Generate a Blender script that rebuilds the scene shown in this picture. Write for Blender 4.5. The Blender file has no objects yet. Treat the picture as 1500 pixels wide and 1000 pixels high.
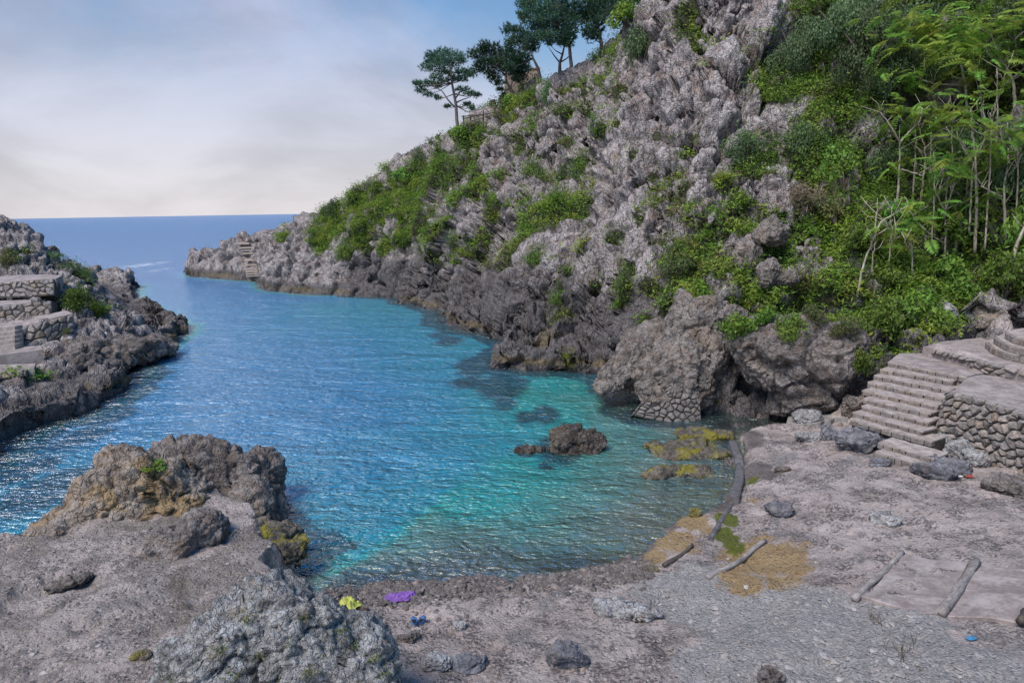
import bpy, bmesh, math, random, os
import numpy as np
from mathutils import Matrix, Vector
random.seed(7)
RNG = np.random.default_rng(11)
scene = bpy.context.scene
COL = scene.collection

# ------------------------------------------------------------------ camera
PITCH, ROLL, CAM_H = math.radians(10.87), 0.017, 7.0
FOC, CX, CY = 1000.0, 750.0, 500.0
_f = np.array([0, math.cos(PITCH), -math.sin(PITCH)])
_u0 = np.array([0, math.sin(PITCH), math.cos(PITCH)])
_r0 = np.array([1.0, 0, 0])
_r = _r0*math.cos(ROLL) - _u0*math.sin(ROLL)
_u = _u0*math.cos(ROLL) + _r0*math.sin(ROLL)
CAM = np.array([0, 0, CAM_H])
cam = bpy.data.objects.new('camera', bpy.data.cameras.new('camera'))
COL.objects.link(cam)
cam.data.sensor_width = 36.0
cam.data.lens = 24.0
cam.data.clip_start = 0.1
cam.data.clip_end = 90000.0
cam.matrix_world = Matrix(((_r[0], _u[0], -_f[0], 0), (_r[1], _u[1], -_f[1], 0), (_r[2], _u[2], -_f[2], CAM_H), (0, 0, 0, 1)))
scene.camera = cam

# ------------------------------------------------------------------ light
SUN_EL, SUN_AZ = math.radians(54), math.radians(-138)      # azimuth from +Y clockwise: behind the viewer's left shoulder
sd = Vector((math.sin(SUN_AZ)*math.cos(SUN_EL), math.cos(SUN_AZ)*math.cos(SUN_EL), math.sin(SUN_EL)))
sun = bpy.data.objects.new('sun', bpy.data.lights.new('sun', 'SUN'))
COL.objects.link(sun)
sun.data.energy = 2.1
sun.data.angle = math.radians(30)
sun.data.color = (1.0, 0.935, 0.855)
sun.rotation_euler = sd.to_track_quat('Z', 'Y').to_euler()

world = bpy.data.worlds.new('World')
scene.world = world
world.use_nodes = True
wn, wl = world.node_tree.nodes, world.node_tree.links
wn.clear()
def N(nodes, t, **kw):
    n = nodes.new(t)
    for k, v in kw.items():
        if k.startswith('i_'):
            n.inputs[k[2:].replace('_', ' ')].default_value = v
        else:
            setattr(n, k, v)
    return n
def ramp(nodes, pts, interp='LINEAR'):
    n = nodes.new('ShaderNodeValToRGB')
    n.color_ramp.interpolation = interp
    e = n.color_ramp.elements
    while len(e) < len(pts): e.new(0.5)
    for k, (p, c) in enumerate(pts):
        e[k].position = p
        e[k].color = (c, c, c, 1) if isinstance(c, (int, float)) else (*c, 1)
    return n
sky = N(wn, 'ShaderNodeTexSky', sky_type='NISHITA', sun_disc=False, sun_elevation=SUN_EL, sun_rotation=SUN_AZ, air_density=1.15, dust_density=0.2, ozone_density=1.4)
SKY_STRENGTH = 0.073
tc = N(wn, 'ShaderNodeTexCoord')
sep = N(wn, 'ShaderNodeSeparateXYZ'); wl.new(tc.outputs['Generated'], sep.inputs[0])
# thin high cloud and sea haze: denser towards the horizon, thinning towards the north-east
nz = N(wn, 'ShaderNodeTexNoise', i_Scale=1.9, i_Detail=8.0, i_Roughness=0.6, i_Distortion=0.35)
mp = N(wn, 'ShaderNodeMapping'); mp.inputs['Scale'].default_value = (1.0, 1.0, 1.6)
mp.inputs['Rotation'].default_value = (0.3, 0.5, 0.2)
wl.new(tc.outputs['Generated'], mp.inputs[0]); wl.new(mp.outputs[0], nz.inputs['Vector'])
m1 = N(wn, 'ShaderNodeMath', operation='MULTIPLY_ADD'); wl.new(sep.outputs['Z'], m1.inputs[0]); m1.inputs[1].default_value = -2.2; m1.inputs[2].default_value = 0.95
m2 = N(wn, 'ShaderNodeMath', operation='MULTIPLY_ADD'); wl.new(sep.outputs['X'], m2.inputs[0]); m2.inputs[1].default_value = -0.62; wl.new(m1.outputs[0], m2.inputs[2])
m3 = N(wn, 'ShaderNodeMath', operation='MULTIPLY_ADD'); wl.new(nz.outputs['Fac'], m3.inputs[0]); m3.inputs[1].default_value = 2.0; wl.new(m2.outputs[0], m3.inputs[2])
m4 = N(wn, 'ShaderNodeMath', operation='SUBTRACT', use_clamp=True); wl.new(m3.outputs[0], m4.inputs[0]); m4.inputs[1].default_value = 1.05
m4b = N(wn, 'ShaderNodeMapRange', interpolation_type='SMOOTHSTEP'); wl.new(m4.outputs[0], m4b.inputs[0])
m4b.inputs['To Min'].default_value = 0.06; m4b.inputs['To Max'].default_value = 0.93
cloudc = ramp(wn, [(0.0, (5.9, 5.7, 6.15)), (0.06, (5.7, 5.55, 6.1)), (0.22, (4.0, 4.35, 5.7)), (0.5, (3.2, 3.7, 5.4)), (1.0, (3.2, 3.8, 5.4))])
wl.new(sep.outputs['Z'], cloudc.inputs[0])
mixw = N(wn, 'ShaderNodeMix', data_type='RGBA')
wl.new(m4b.outputs[0], mixw.inputs['Factor']); hsv = N(wn, 'ShaderNodeHueSaturation'); hsv.inputs['Saturation'].default_value = 1.5; hsv.inputs['Value'].default_value = 0.92
wl.new(sky.outputs[0], hsv.inputs['Color']); wl.new(hsv.outputs[0], mixw.inputs['A']); nz2 = N(wn, 'ShaderNodeTexNoise', i_Scale=2.6, i_Detail=6.0, i_Roughness=0.55, i_Distortion=0.4)
mp2 = N(wn, 'ShaderNodeMapping'); mp2.inputs['Scale'].default_value = (1.0, 1.0, 2.4); mp2.inputs['Rotation'].default_value = (0.2, 0.75, 0.1)
wl.new(tc.outputs['Generated'], mp2.inputs[0]); wl.new(mp2.outputs[0], nz2.inputs['Vector'])
mr2 = N(wn, 'ShaderNodeMapRange', interpolation_type='SMOOTHSTEP'); wl.new(nz2.outputs['Fac'], mr2.inputs[0])
for k_, x_ in zip(('From Min', 'From Max', 'To Min', 'To Max'), (0.36, 0.66, 0.70, 0.95)): mr2.inputs[k_].default_value = x_
vm2 = N(wn, 'ShaderNodeVectorMath', operation='SCALE'); wl.new(cloudc.outputs[0], vm2.inputs[0]); wl.new(mr2.outputs[0], vm2.inputs['Scale'])
wl.new(vm2.outputs[0], mixw.inputs['B'])
bg = N(wn, 'ShaderNodeBackground', i_Strength=SKY_STRENGTH)
wl.new(mixw.outputs['Result'], bg.inputs['Color'])
wo = N(wn, 'ShaderNodeOutputWorld'); wl.new(bg.outputs[0], wo.inputs['Surface'])

scene.view_settings.view_transform = 'Standard'
scene.view_settings.look = 'None'
scene.view_settings.exposure = 1.0
scene.view_settings.gamma = 1.0
scene.view_settings.use_curve_mapping = False
scene.cycles.max_bounces = 8
scene.cycles.transparent_max_bounces = 12
scene.cycles.sample_clamp_direct = 2.2
scene.cycles.sample_clamp_indirect = 4.0
scene.cycles.use_denoising = True

# ------------------------------------------------------------------ projection helpers (used to survey the place)
def ray(px, py):
    return _f + (px-CX)/FOC*_r + (CY-py)/FOC*_u
def at_Y(px, py, Y):
    d = ray(px, py); return CAM + d*(Y/d[1])
def at_z(px, py, z=0.0):
    d = ray(px, py); return CAM + d*((z-CAM_H)/d[2])
def project(P):
    q = np.asarray(P) - CAM
    dz = q@_f
    dz = np.where(dz < 1e-3, 1e-3, dz)
    return CX + FOC*(q@_r)/dz, CY - FOC*(q@_u)/dz, dz

# ------------------------------------------------------------------ noise library
def _hash(ix, iy, iz, seed):
    h = (ix.astype(np.uint32)*np.uint32(0x8da6b343)) ^ (iy.astype(np.uint32)*np.uint32(0xd8163841)) ^ (iz.astype(np.uint32)*np.uint32(0xcb1ab31f)) ^ np.uint32((seed*0x9E3779B1) & 0xffffffff)
    h ^= h >> np.uint32(15); h *= np.uint32(0x2c1b3c6d); h ^= h >> np.uint32(12); h *= np.uint32(0x297a2d39); h ^= h >> np.uint32(15)
    return h
def _u01(h): return (h & np.uint32(0xffffff)).astype(np.float32)/np.float32(0x1000000)
def _rot(h, k): return _u01((h*np.uint32(2654435761+2*k*40503)) >> np.uint32(7))
def vnoise(P, seed=0):
    P = np.asarray(P, np.float32)
    i = np.floor(P).astype(np.int64); f = (P-i).astype(np.float32)
    w = f*f*f*(f*(f*6-15)+10)
    i = i.astype(np.int32)
    out = 0
    for dx in (0, 1):
        wx = w[:, 0] if dx else 1-w[:, 0]
        for dy in (0, 1):
            wy = w[:, 1] if dy else 1-w[:, 1]
            for dz in (0, 1):
                wz = w[:, 2] if dz else 1-w[:, 2]
                out = out + wx*wy*wz*_u01(_hash(i[:, 0]+dx, i[:, 1]+dy, i[:, 2]+dz, seed))
    return out*2-1
def fbm(P, seed=0, octv=4, gain=0.5, ridged=False):
    a, s, o = 1.0, 0.0, 0
    P = np.asarray(P, np.float32)
    for k in range(octv):
        n = vnoise(P*(2.03**k)+k*17.3, seed+k)
        o = o + a*((1-2*np.abs(n)) if ridged else n); s += a; a *= gain
    return o/s
def worley(P, seed=0):
    P = np.asarray(P, np.float32)
    n = len(P)
    b = np.floor(P).astype(np.int32)
    f1 = np.full(n, 9., np.float32); f2 = np.full(n, 9., np.float32)
    hid = np.zeros(n, np.uint32); vec = np.zeros((n, 3), np.float32)
    for dx in (-1, 0, 1):
        for dy in (-1, 0, 1):
            for dz in (-1, 0, 1):
                cx, cy, cz = b[:, 0]+dx, b[:, 1]+dy, b[:, 2]+dz
                h = _hash(cx, cy, cz, seed)
                v = np.stack([P[:, 0]-cx-_rot(h, 1), P[:, 1]-cy-_rot(h, 2), P[:, 2]-cz-_rot(h, 3)], 1)
                d = (v*v).sum(1)
                m = d < f1
                f2 = np.where(m, f1, np.minimum(f2, d))
                f1 = np.where(m, d, f1); hid = np.where(m, h, hid); vec[m] = v[m]
    return np.sqrt(f1), np.sqrt(f2), hid, vec
def facets(P, seed, tilt=1.0, step=0.5, crack=0.5, cw=0.12, dome=0.35):
    """height of broken rock: every cell a tilted facet of its own level, joints recessed"""
    f1, f2, h, v = worley(P, seed)
    g = np.stack([_rot(h, 4), _rot(h, 5), _rot(h, 6)], 1)*2-1
    e = f2-f1
    return tilt*(v*g).sum(1)+step*(_rot(h, 7)-0.5)-crack*np.exp(-(e/cw)**2)+dome*np.minimum(e, 0.5), e
def smooth(a, b, x):
    t = np.clip((x-a)/(b-a), 0, 1); return t*t*(3-2*t)

# ------------------------------------------------------------------ mesh helpers
def tag(o, label=None, cat=None, group=None, kind=None):
    if label: o['label'] = label
    if cat: o['category'] = cat
    if group: o['group'] = group
    if kind: o['kind'] = kind
    return o
def make_mesh(name, V, F, mats=None, shade=False, attrs=None, mat_idx=None):
    V = np.asarray(V, np.float32)
    me = bpy.data.meshes.new(name)
    if isinstance(F, np.ndarray):
        k = F.shape[1]; m = len(F)
        me.vertices.add(len(V)); me.vertices.foreach_set('co', V.ravel())
        me.loops.add(m*k); me.loops.foreach_set('vertex_index', F.astype(np.int32).ravel())
        me.polygons.add(m); me.polygons.foreach_set('loop_start', np.arange(0, m*k, k, dtype=np.int32))
        me.polygons.foreach_set('loop_total', np.full(m, k, np.int32))
        me.update(calc_edges=True)
    else:
        me.from_pydata([tuple(map(float, v)) for v in V], [], F)
    me.polygons.foreach_set('use_smooth', np.full(len(me.polygons), bool(shade)))
    for mt in (mats if isinstance(mats, (list, tuple)) else [mats]):
        if mt: me.materials.append(mt)
    if mat_idx is not None: me.polygons.foreach_set('material_index', np.asarray(mat_idx, np.int32))
    for a, (dom, arr) in (attrs or {}).items():
        at = me.attributes.new(a, 'FLOAT', dom); at.data.foreach_set('value', np.asarray(arr, np.float32))
    me.update()
    return me
def link(name, me, parent=None, loc=None, rot=None, scale=None):
    o = bpy.data.objects.new(name, me); COL.objects.link(o)
    if parent is not None: o.parent = parent
    if loc is not None: o.location = loc
    if rot is not None: o.rotation_euler = rot
    if scale is not None: o.scale = scale
    return o
def empty(name, loc, label=None, cat=None, group=None, rotz=0.0):
    o = bpy.data.objects.new(name, None); COL.objects.link(o)
    o.location = loc; o.rotation_euler = (0, 0, rotz); o.empty_display_size = 0.2
    return tag(o, label, cat, group)
def tube(pts, radii, seg=6):
    """tapered tube along a polyline -> V, F(list)"""
    pts = np.asarray(pts, float); n = len(pts)
    V, F = [], []
    up = np.array([0.31, 0.17, 0.93])
    for i in range(n):
        t = pts[min(i+1, n-1)]-pts[max(i-1, 0)]; t /= np.linalg.norm(t)+1e-9
        a = np.cross(t, up)
        if np.linalg.norm(a) < 0.1: a = np.cross(t, [1, 0, 0])
        a /= np.linalg.norm(a); b = np.cross(t, a)
        for k in range(seg):
            an = 2*math.pi*k/seg
            V.append(pts[i]+radii[i]*(math.cos(an)*a+math.sin(an)*b))
    for i in range(n-1):
        for k in range(seg):
            F.append((i*seg+k, i*seg+(k+1) % seg, (i+1)*seg+(k+1) % seg, (i+1)*seg+k))
    F.append(tuple(range(seg))[::-1]); F.append(tuple(range((n-1)*seg, n*seg)))
    return np.array(V), F
def join(parts):
    V, F, o = [], [], 0
    for v, f in parts:
        V.append(v); F += [tuple(i+o for i in t) for t in f]; o += len(v)
    return np.concatenate(V), F
# ------------------------------------------------------------------ materials
def new_mat(name):
    m = bpy.data.materials.new(name); m.use_nodes = True
    nt = m.node_tree; nt.nodes.clear()
    out = nt.nodes.new('ShaderNodeOutputMaterial')
    return m, nt.nodes, nt.links, out
def mixc(nodes, links, fac, a, b, bt='MIX'):
    n = nodes.new('ShaderNodeMix'); n.data_type = 'RGBA'; n.blend_type = bt
    for sock, v in (('Factor', fac), ('A', a), ('B', b)):
        s = n.inputs[sock]
        if hasattr(v, 'is_output'): links.new(v, s)
        elif isinstance(v, (int, float)): s.default_value = v
        else: s.default_value = (*v, 1)
    return n.outputs['Result']
def mth(nodes, links, op, a, b=None, c=None, clamp=False):
    n = nodes.new('ShaderNodeMath'); n.operation = op; n.use_clamp = clamp
    for k, v in enumerate((a, b, c)):
        if v is None: continue
        if hasattr(v, 'is_output'): links.new(v, n.inputs[k])
        else: n.inputs[k].default_value = v
    return n.outputs[0]
def attr(nodes, name):
    n = nodes.new('ShaderNodeAttribute'); n.attribute_name = name; return n.outputs['Fac']
def noise(nodes, links, vec, scale, detail=5, rough=0.55, dist=0.0):
    n = nodes.new('ShaderNodeTexNoise'); n.inputs['Scale'].default_value = scale
    n.inputs['Detail'].default_value = detail; n.inputs['Roughness'].default_value = rough; n.inputs['Distortion'].default_value = dist
    links.new(vec, n.inputs['Vector']); return n.outputs['Fac']
def mrange(nodes, links, v, a, b, c=0.0, d=1.0, sm=True):
    n = nodes.new('ShaderNodeMapRange'); n.interpolation_type = 'SMOOTHSTEP' if sm else 'LINEAR'
    links.new(v, n.inputs[0])
    for k, x in zip(('From Min', 'From Max', 'To Min', 'To Max'), (a, b, c, d)): n.inputs[k].default_value = x
    return n.outputs[0]
def voro(nodes, links, vec, scale, feature='DISTANCE_TO_EDGE'):
    n = nodes.new('ShaderNodeTexVoronoi'); n.feature = feature; n.inputs['Scale'].default_value = scale
    links.new(vec, n.inputs['Vector']); return n

def rock_material(name, cols, terrain=False, scale=1.0, bump=0.6, bdist=0.12, ochre=None, rough=0.9, och=0.8):
    """weathered limestone; cols = dark, mid, light stone tones"""
    m, ns, ls, out = new_mat(name)
    tcn = ns.new('ShaderNodeTexCoord')
    if terrain:
        g = ns.new('ShaderNodeNewGeometry'); vec = g.outputs['Position']
    else:
        oi = ns.new('ShaderNodeObjectInfo')
        ad = ns.new('ShaderNodeVectorMath'); ad.operation = 'MULTIPLY_ADD'
        ls.new(oi.outputs['Random'], ad.inputs[0]); ad.inputs[1].default_value = (37, 53, 71); ls.new(tcn.outputs['Object'], ad.inputs[2])
        vec = ad.outputs[0]
    n1 = noise(ns, ls, vec, 0.55*scale, 5, 0.6)
    n2 = noise(ns, ls, vec, 3.0*scale, 6, 0.62, 0.5)
    n3 = noise(ns, ls, vec, 17*scale, 6, 0.72)
    n4 = noise(ns, ls, vec, 1.4*scale, 6, 0.6, 0.6)
    smap = ns.new('ShaderNodeMapping'); smap.inputs['Scale'].default_value = (1, 1, 0.28); smap.inputs['Rotation'].default_value = (0, 0.35, 0); ls.new(vec, smap.inputs[0])
    n6 = noise(ns, ls, smap.outputs[0], 1.3*scale, 6, 0.62, 0.5)
    s = mth(ns, ls, 'ADD', mth(ns, ls, 'MULTIPLY', n2, 0.42), mth(ns, ls, 'ADD', mth(ns, ls, 'MULTIPLY', n3, 0.16), mth(ns, ls, 'ADD', mth(ns, ls, 'MULTIPLY', n6, 0.27), mth(ns, ls, 'MULTIPLY', n1, 0.25))))
    r = ramp(ns, [(0.43, cols[0]), (0.52, cols[1]), (0.62, cols[2])]); ls.new(s, r.inputs[0])
    c = r.outputs['Color']
    if terrain: c = mixc(ns, ls, mrange(ns, ls, n6, 0.46, 0.36, 0, 0.55), c, (cols[0][0]*.6, cols[0][1]*.58, cols[0][2]*.58))
    # lichen freckles and warm stains
    c = mixc(ns, ls, mrange(ns, ls, n4, 0.52, 0.70, 0, 0.55), c, (cols[1][0]*1.28, cols[1][1]*1.0, cols[1][2]*0.80))
    v1 = voro(ns, ls, vec, 11*scale, 'F1')
    spk = mrange(ns, ls, v1.outputs['Distance'], 0.12, 0.3, 1, 0)
    c = mixc(ns, ls, mth(ns, ls, 'MULTIPLY', spk, mrange(ns, ls, n1, 0.45, 0.62, 0, 0.55)), c, (0.045, 0.045, 0.05))
    c = mixc(ns, ls, mth(ns, ls, 'MULTIPLY', mrange(ns, ls, n3, 0.56, 0.68), mrange(ns, ls, n2, 0.45, 0.6, 0, 0.5)), c, (cols[2][0]*1.35, cols[2][1]*1.35, cols[2][2]*1.33))
    if ochre:
        c = mixc(ns, ls, mrange(ns, ls, noise(ns, ls, vec, 0.9*scale, 4, 0.6, 0.5), 0.48, 0.62, 0, och), c, mixc(ns, ls, n2, (ochre[0]*.6, ochre[1]*.55, ochre[2]*.5), ochre))
    # height for relief
    wv = ns.new('ShaderNodeVectorMath'); wv.operation = 'MULTIPLY_ADD'
    nn = ns.new('ShaderNodeTexNoise'); nn.inputs['Scale'].default_value = 2.5*scale; nn.inputs['Detail'].default_value = 3; ls.new(vec, nn.inputs['Vector'])
    ls.new(nn.outputs['Color'], wv.inputs[0]); wv.inputs[1].default_value = (0.35/scale,)*3
    cmap = ns.new('ShaderNodeMapping'); cmap.inputs['Scale'].default_value = (1, 1, 0.42 if terrain else 0.7); cmap.inputs['Rotation'].default_value = (0, 0.38 if terrain else 0.6, 0); ls.new(vec, cmap.inputs[0]); ls.new(cmap.outputs[0], wv.inputs[2])
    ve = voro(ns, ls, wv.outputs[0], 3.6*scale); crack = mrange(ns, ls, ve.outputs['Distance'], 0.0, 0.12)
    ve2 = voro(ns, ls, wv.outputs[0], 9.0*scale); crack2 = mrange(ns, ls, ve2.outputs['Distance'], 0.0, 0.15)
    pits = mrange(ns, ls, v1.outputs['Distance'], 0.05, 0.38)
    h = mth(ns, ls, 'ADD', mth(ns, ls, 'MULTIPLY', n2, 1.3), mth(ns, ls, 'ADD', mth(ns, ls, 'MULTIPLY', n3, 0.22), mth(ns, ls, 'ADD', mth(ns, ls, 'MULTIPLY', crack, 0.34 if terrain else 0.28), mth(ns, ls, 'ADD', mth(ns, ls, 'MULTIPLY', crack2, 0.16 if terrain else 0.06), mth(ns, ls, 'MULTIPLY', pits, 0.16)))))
    crack_shade = mth(ns, ls, 'MULTIPLY', mth(ns, ls, 'SUBTRACT', 1.0, mth(ns, ls, 'MULTIPLY', crack, mth(ns, ls, 'MULTIPLY_ADD', crack2, 0.45, 0.55))), mrange(ns, ls, n2, 0.35, 0.55, 0.9, 0.35))
    c = mixc(ns, ls, mth(ns, ls, 'MULTIPLY', crack_shade, 0.5 if terrain else 0.35), c, (cols[0][0]*.3, cols[0][1]*.3, cols[0][2]*.3))  # crevice shade painted into the stone colour, following the bump cracks
    bd = bdist
    if terrain:
        a_dark, a_veg, a_conc, a_sand, a_alg, a_och, a_grav = (attr(ns, k) for k in ('dark', 'veg', 'conc', 'sand', 'algae', 'ochre', 'gravel'))
        n5 = noise(ns, ls, vec, 2.2, 7, 0.7)
        # pale pinkish upper rock against the grey-black band above the sea
        c = mixc(ns, ls, mrange(ns, ls, mth(ns, ls, 'ADD', a_dark, mth(ns, ls, 'MULTIPLY_ADD', n5, 0.5, -0.25)), 0.2, 0.8, 0, 0.85), c, mixc(ns, ls, n2, (0.045, 0.042, 0.044), (0.22, 0.2, 0.2)))
        c = mixc(ns, ls, mrange(ns, ls, mth(ns, ls, 'MULTIPLY', a_och, mth(ns, ls, 'ADD', n5, 0.3)), 0.3, 0.75, 0, 0.85), c, mixc(ns, ls, n2, (0.12, 0.095, 0.06), (0.30, 0.235, 0.14)))
        # trodden concrete and beach rock
        nb = noise(ns, ls, vec, 0.9, 7, 0.66, 0.8)
        nf = noise(ns, ls, vec, 42, 4, 0.7)
        cc = ramp(ns, [(0.37, (0.17, 0.135, 0.125)), (0.44, (0.37, 0.305, 0.28)), (0.50, (0.54, 0.455, 0.425)), (0.60, (0.66, 0.57, 0.54))])
        ls.new(mth(ns, ls, 'ADD', mth(ns, ls, 'MULTIPLY', nb, 0.46), mth(ns, ls, 'ADD', mth(ns, ls, 'MULTIPLY', n3, 0.26), mth(ns, ls, 'MULTIPLY', nf, 0.28))), cc.inputs[0])
        cv = cc.outputs['Color']
        cv = mixc(ns, ls, mth(ns, ls, 'MULTIPLY', mrange(ns, ls, n3, 0.47, 0.56, 0.75, 0), mrange(ns, ls, n5, 0.47, 0.56)), cv, (0.085, 0.075, 0.078))
        cv = mixc(ns, ls, mrange(ns, ls, noise(ns, ls, vec, 0.45, 5, 0.6, 1.0), 0.53, 0.66, 0, 0.55), cv, (0.20, 0.195, 0.205))
        # grey aggregate slab
        vg = voro(ns, ls, vec, 36, 'F1')
        gv = ramp(ns, [(0.0, (0.18, 0.165, 0.16)), (0.4, (0.36, 0.335, 0.325)), (0.75, (0.50, 0.47, 0.455)), (1.0, (0.64, 0.60, 0.57))])
        sc = ns.new('ShaderNodeSeparateColor'); ls.new(vg.outputs['Color'], sc.inputs[0])
        ls.new(mth(ns, ls, 'ADD', mth(ns, ls, 'MULTIPLY', sc.outputs[0], 0.55), mth(ns, ls, 'MULTIPLY', n2, 0.5)), gv.inputs[0])
        cv = mixc(ns, ls, mrange(ns, ls, mth(ns, ls, 'ADD', a_grav, mth(ns, ls, 'MULTIPLY_ADD', n5, 1.6, -0.8)), 0.3, 0.7), cv, gv.outputs['Color'])
        cv = mixc(ns, ls, mth(ns, ls, 'MULTIPLY', attr(ns, 'platform'), mrange(ns, ls, nb, 0.40, 0.56, 0.95, 0.15)), cv, mixc(ns, ls, mrange(ns, ls, nf, 0.4, 0.6), (0.17, 0.145, 0.13), (0.43, 0.375, 0.34)))
        wetsh = attr(ns, 'wet')
        cv = mixc(ns, ls, mrange(ns, ls, mth(ns, ls, 'ADD', wetsh, mth(ns, ls, 'MULTIPLY_ADD', n5, 0.8, -0.4)), 0.35, 0.7, 0, 0.8), cv, mixc(ns, ls, n2, (0.06, 0.052, 0.05), (0.19, 0.16, 0.15)))
        c = mixc(ns, ls, a_conc, c, cv)
        sandc = mixc(ns, ls, mth(ns, ls, 'MULTIPLY', mrange(ns, ls, n3, 0.5, 0.62), mrange(ns, ls, n5, 0.42, 0.6)), mixc(ns, ls, n2, (0.36, 0.235, 0.115), (0.52, 0.38, 0.22)), (0.13, 0.075, 0.04))
        c = mixc(ns, ls, mrange(ns, ls, mth(ns, ls, 'ADD', a_sand, mth(ns, ls, 'MULTIPLY_ADD', n5, 1.7, -0.85)), 0.4, 0.65), c, sandc)
        algc = mixc(ns, ls, n2, (0.05, 0.075, 0.012), mixc(ns, ls, n4, (0.10, 0.19, 0.02), (0.30, 0.25, 0.03)))
        c = mixc(ns, ls, mrange(ns, ls, mth(ns, ls, 'ADD', a_alg, mth(ns, ls, 'MULTIPLY_ADD', n2, 0.9, -0.45)), 0.42, 0.62, 0, 0.95), c, algc)
        vegc = mixc(ns, ls, n2, (0.022, 0.035, 0.012), mixc(ns, ls, n5, (0.05, 0.085, 0.02), (0.10, 0.085, 0.04)))
        c = mixc(ns, ls, mrange(ns, ls, mth(ns, ls, 'ADD', a_veg, mth(ns, ls, 'MULTIPLY_ADD', n2, 1.0, -0.5)), 0.42, 0.66, 0, 0.9), c, vegc)
        bfac = mth(ns, ls, 'MULTIPLY_ADD', a_conc, -0.82, 1.0)
        hc = mth(ns, ls, 'ADD', mth(ns, ls, 'MULTIPLY', n5, 0.5), mth(ns, ls, 'ADD', mth(ns, ls, 'MULTIPLY', n3, 0.4), mth(ns, ls, 'ADD', mth(ns, ls, 'MULTIPLY', nf, 0.16), mth(ns, ls, 'MULTIPLY', pits, 0.22))))
        hm = ns.new('ShaderNodeMix'); ls.new(a_conc, hm.inputs['Factor']); ls.new(h, hm.inputs['A']); ls.new(hc, hm.inputs['B'])
        h = hm.outputs['Result']
        h = mth(ns, ls, 'ADD', h, mth(ns, ls, 'MULTIPLY', mth(ns, ls, 'MULTIPLY', vg.outputs['Distance'], a_grav), -0.12))
    b = ns.new('ShaderNodeBump'); b.inputs['Strength'].default_value = bump; b.inputs['Distance'].default_value = bd
    ls.new(h, b.inputs['Height'])
    p = ns.new('ShaderNodeBsdfPrincipled'); ls.new(c, p.inputs['Base Color']); p.inputs['Roughness'].default_value = rough
    p.inputs['Specular IOR Level'].default_value = 0.25
    ls.new(b.outputs[0], p.inputs['Normal'])
    ls.new(p.outputs[0], out.inputs['Surface'])
    return m

def leaf_material(name, dark, light, hue2=None, trans=0.3):
    m, ns, ls, out = new_mat(name)
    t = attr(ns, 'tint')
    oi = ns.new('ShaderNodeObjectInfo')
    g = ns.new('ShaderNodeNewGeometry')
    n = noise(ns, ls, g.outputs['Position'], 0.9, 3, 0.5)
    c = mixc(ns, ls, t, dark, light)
    if hue2: c = mixc(ns, ls, mth(ns, ls, 'MULTIPLY', mrange(ns, ls, n, 0.4, 0.66), 0.65), c, hue2)
    hs = ns.new('ShaderNodeHueSaturation'); ls.new(c, hs.inputs['Color'])
    ls.new(mth(ns, ls, 'MULTIPLY_ADD', oi.outputs['Random'], 0.05, 0.475), hs.inputs['Hue'])
    ls.new(mth(ns, ls, 'MULTIPLY_ADD', oi.outputs['Random'], 0.85, 0.62), hs.inputs['Value'])
    p = ns.new('ShaderNodeBsdfPrincipled'); ls.new(hs.outputs[0], p.inputs['Base Color']); p.inputs['Roughness'].default_value = 0.55
    p.inputs['Specular IOR Level'].default_value = 0.3
    tr = ns.new('ShaderNodeBsdfTranslucent'); ls.new(hs.outputs[0], tr.inputs['Color'])
    mx = ns.new('ShaderNodeMixShader'); mx.inputs[0].default_value = trans
    ls.new(p.outputs[0], mx.inputs[1]); ls.new(tr.outputs[0], mx.inputs[2]); ls.new(mx.outputs[0], out.inputs['Surface'])
    return m
def plain_material(name, a, b, scale=6.0, rough=0.8, bump=0.3, stretch=(1, 1, 1), bdist=0.02):
    m, ns, ls, out = new_mat(name)
    tcn = ns.new('ShaderNodeTexCoord'); mp = ns.new('ShaderNodeMapping'); mp.inputs['Scale'].default_value = stretch
    oi = ns.new('ShaderNodeObjectInfo')
    ls.new(tcn.outputs['Object'], mp.inputs[0]); ls.new(oi.outputs['Random'], mp.inputs['Location'])
    n = noise(ns, ls, mp.outputs[0], scale, 7, 0.65, 0.3); n2 = noise(ns, ls, mp.outputs[0], scale*6, 4, 0.6)
    c = mixc(ns, ls, mrange(ns, ls, mth(ns, ls, 'ADD', mth(ns, ls, 'MULTIPLY', n, 0.7), mth(ns, ls, 'MULTIPLY', n2, 0.3)), 0.35, 0.65), a, b)
    bb = ns.new('ShaderNodeBump'); bb.inputs['Strength'].default_value = bump; bb.inputs['Distance'].default_value = bdist
    ls.new(mth(ns, ls, 'ADD', n, mth(ns, ls, 'MULTIPLY', n2, 0.4)), bb.inputs['Height'])
    p = ns.new('ShaderNodeBsdfPrincipled'); ls.new(c, p.inputs['Base Color']); p.inputs['Roughness'].default_value = rough
    p.inputs['Specular IOR Level'].default_value = 0.3
    ls.new(bb.outputs[0], p.inputs['Normal']); ls.new(p.outputs[0], out.inputs['Surface'])
    return m
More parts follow.
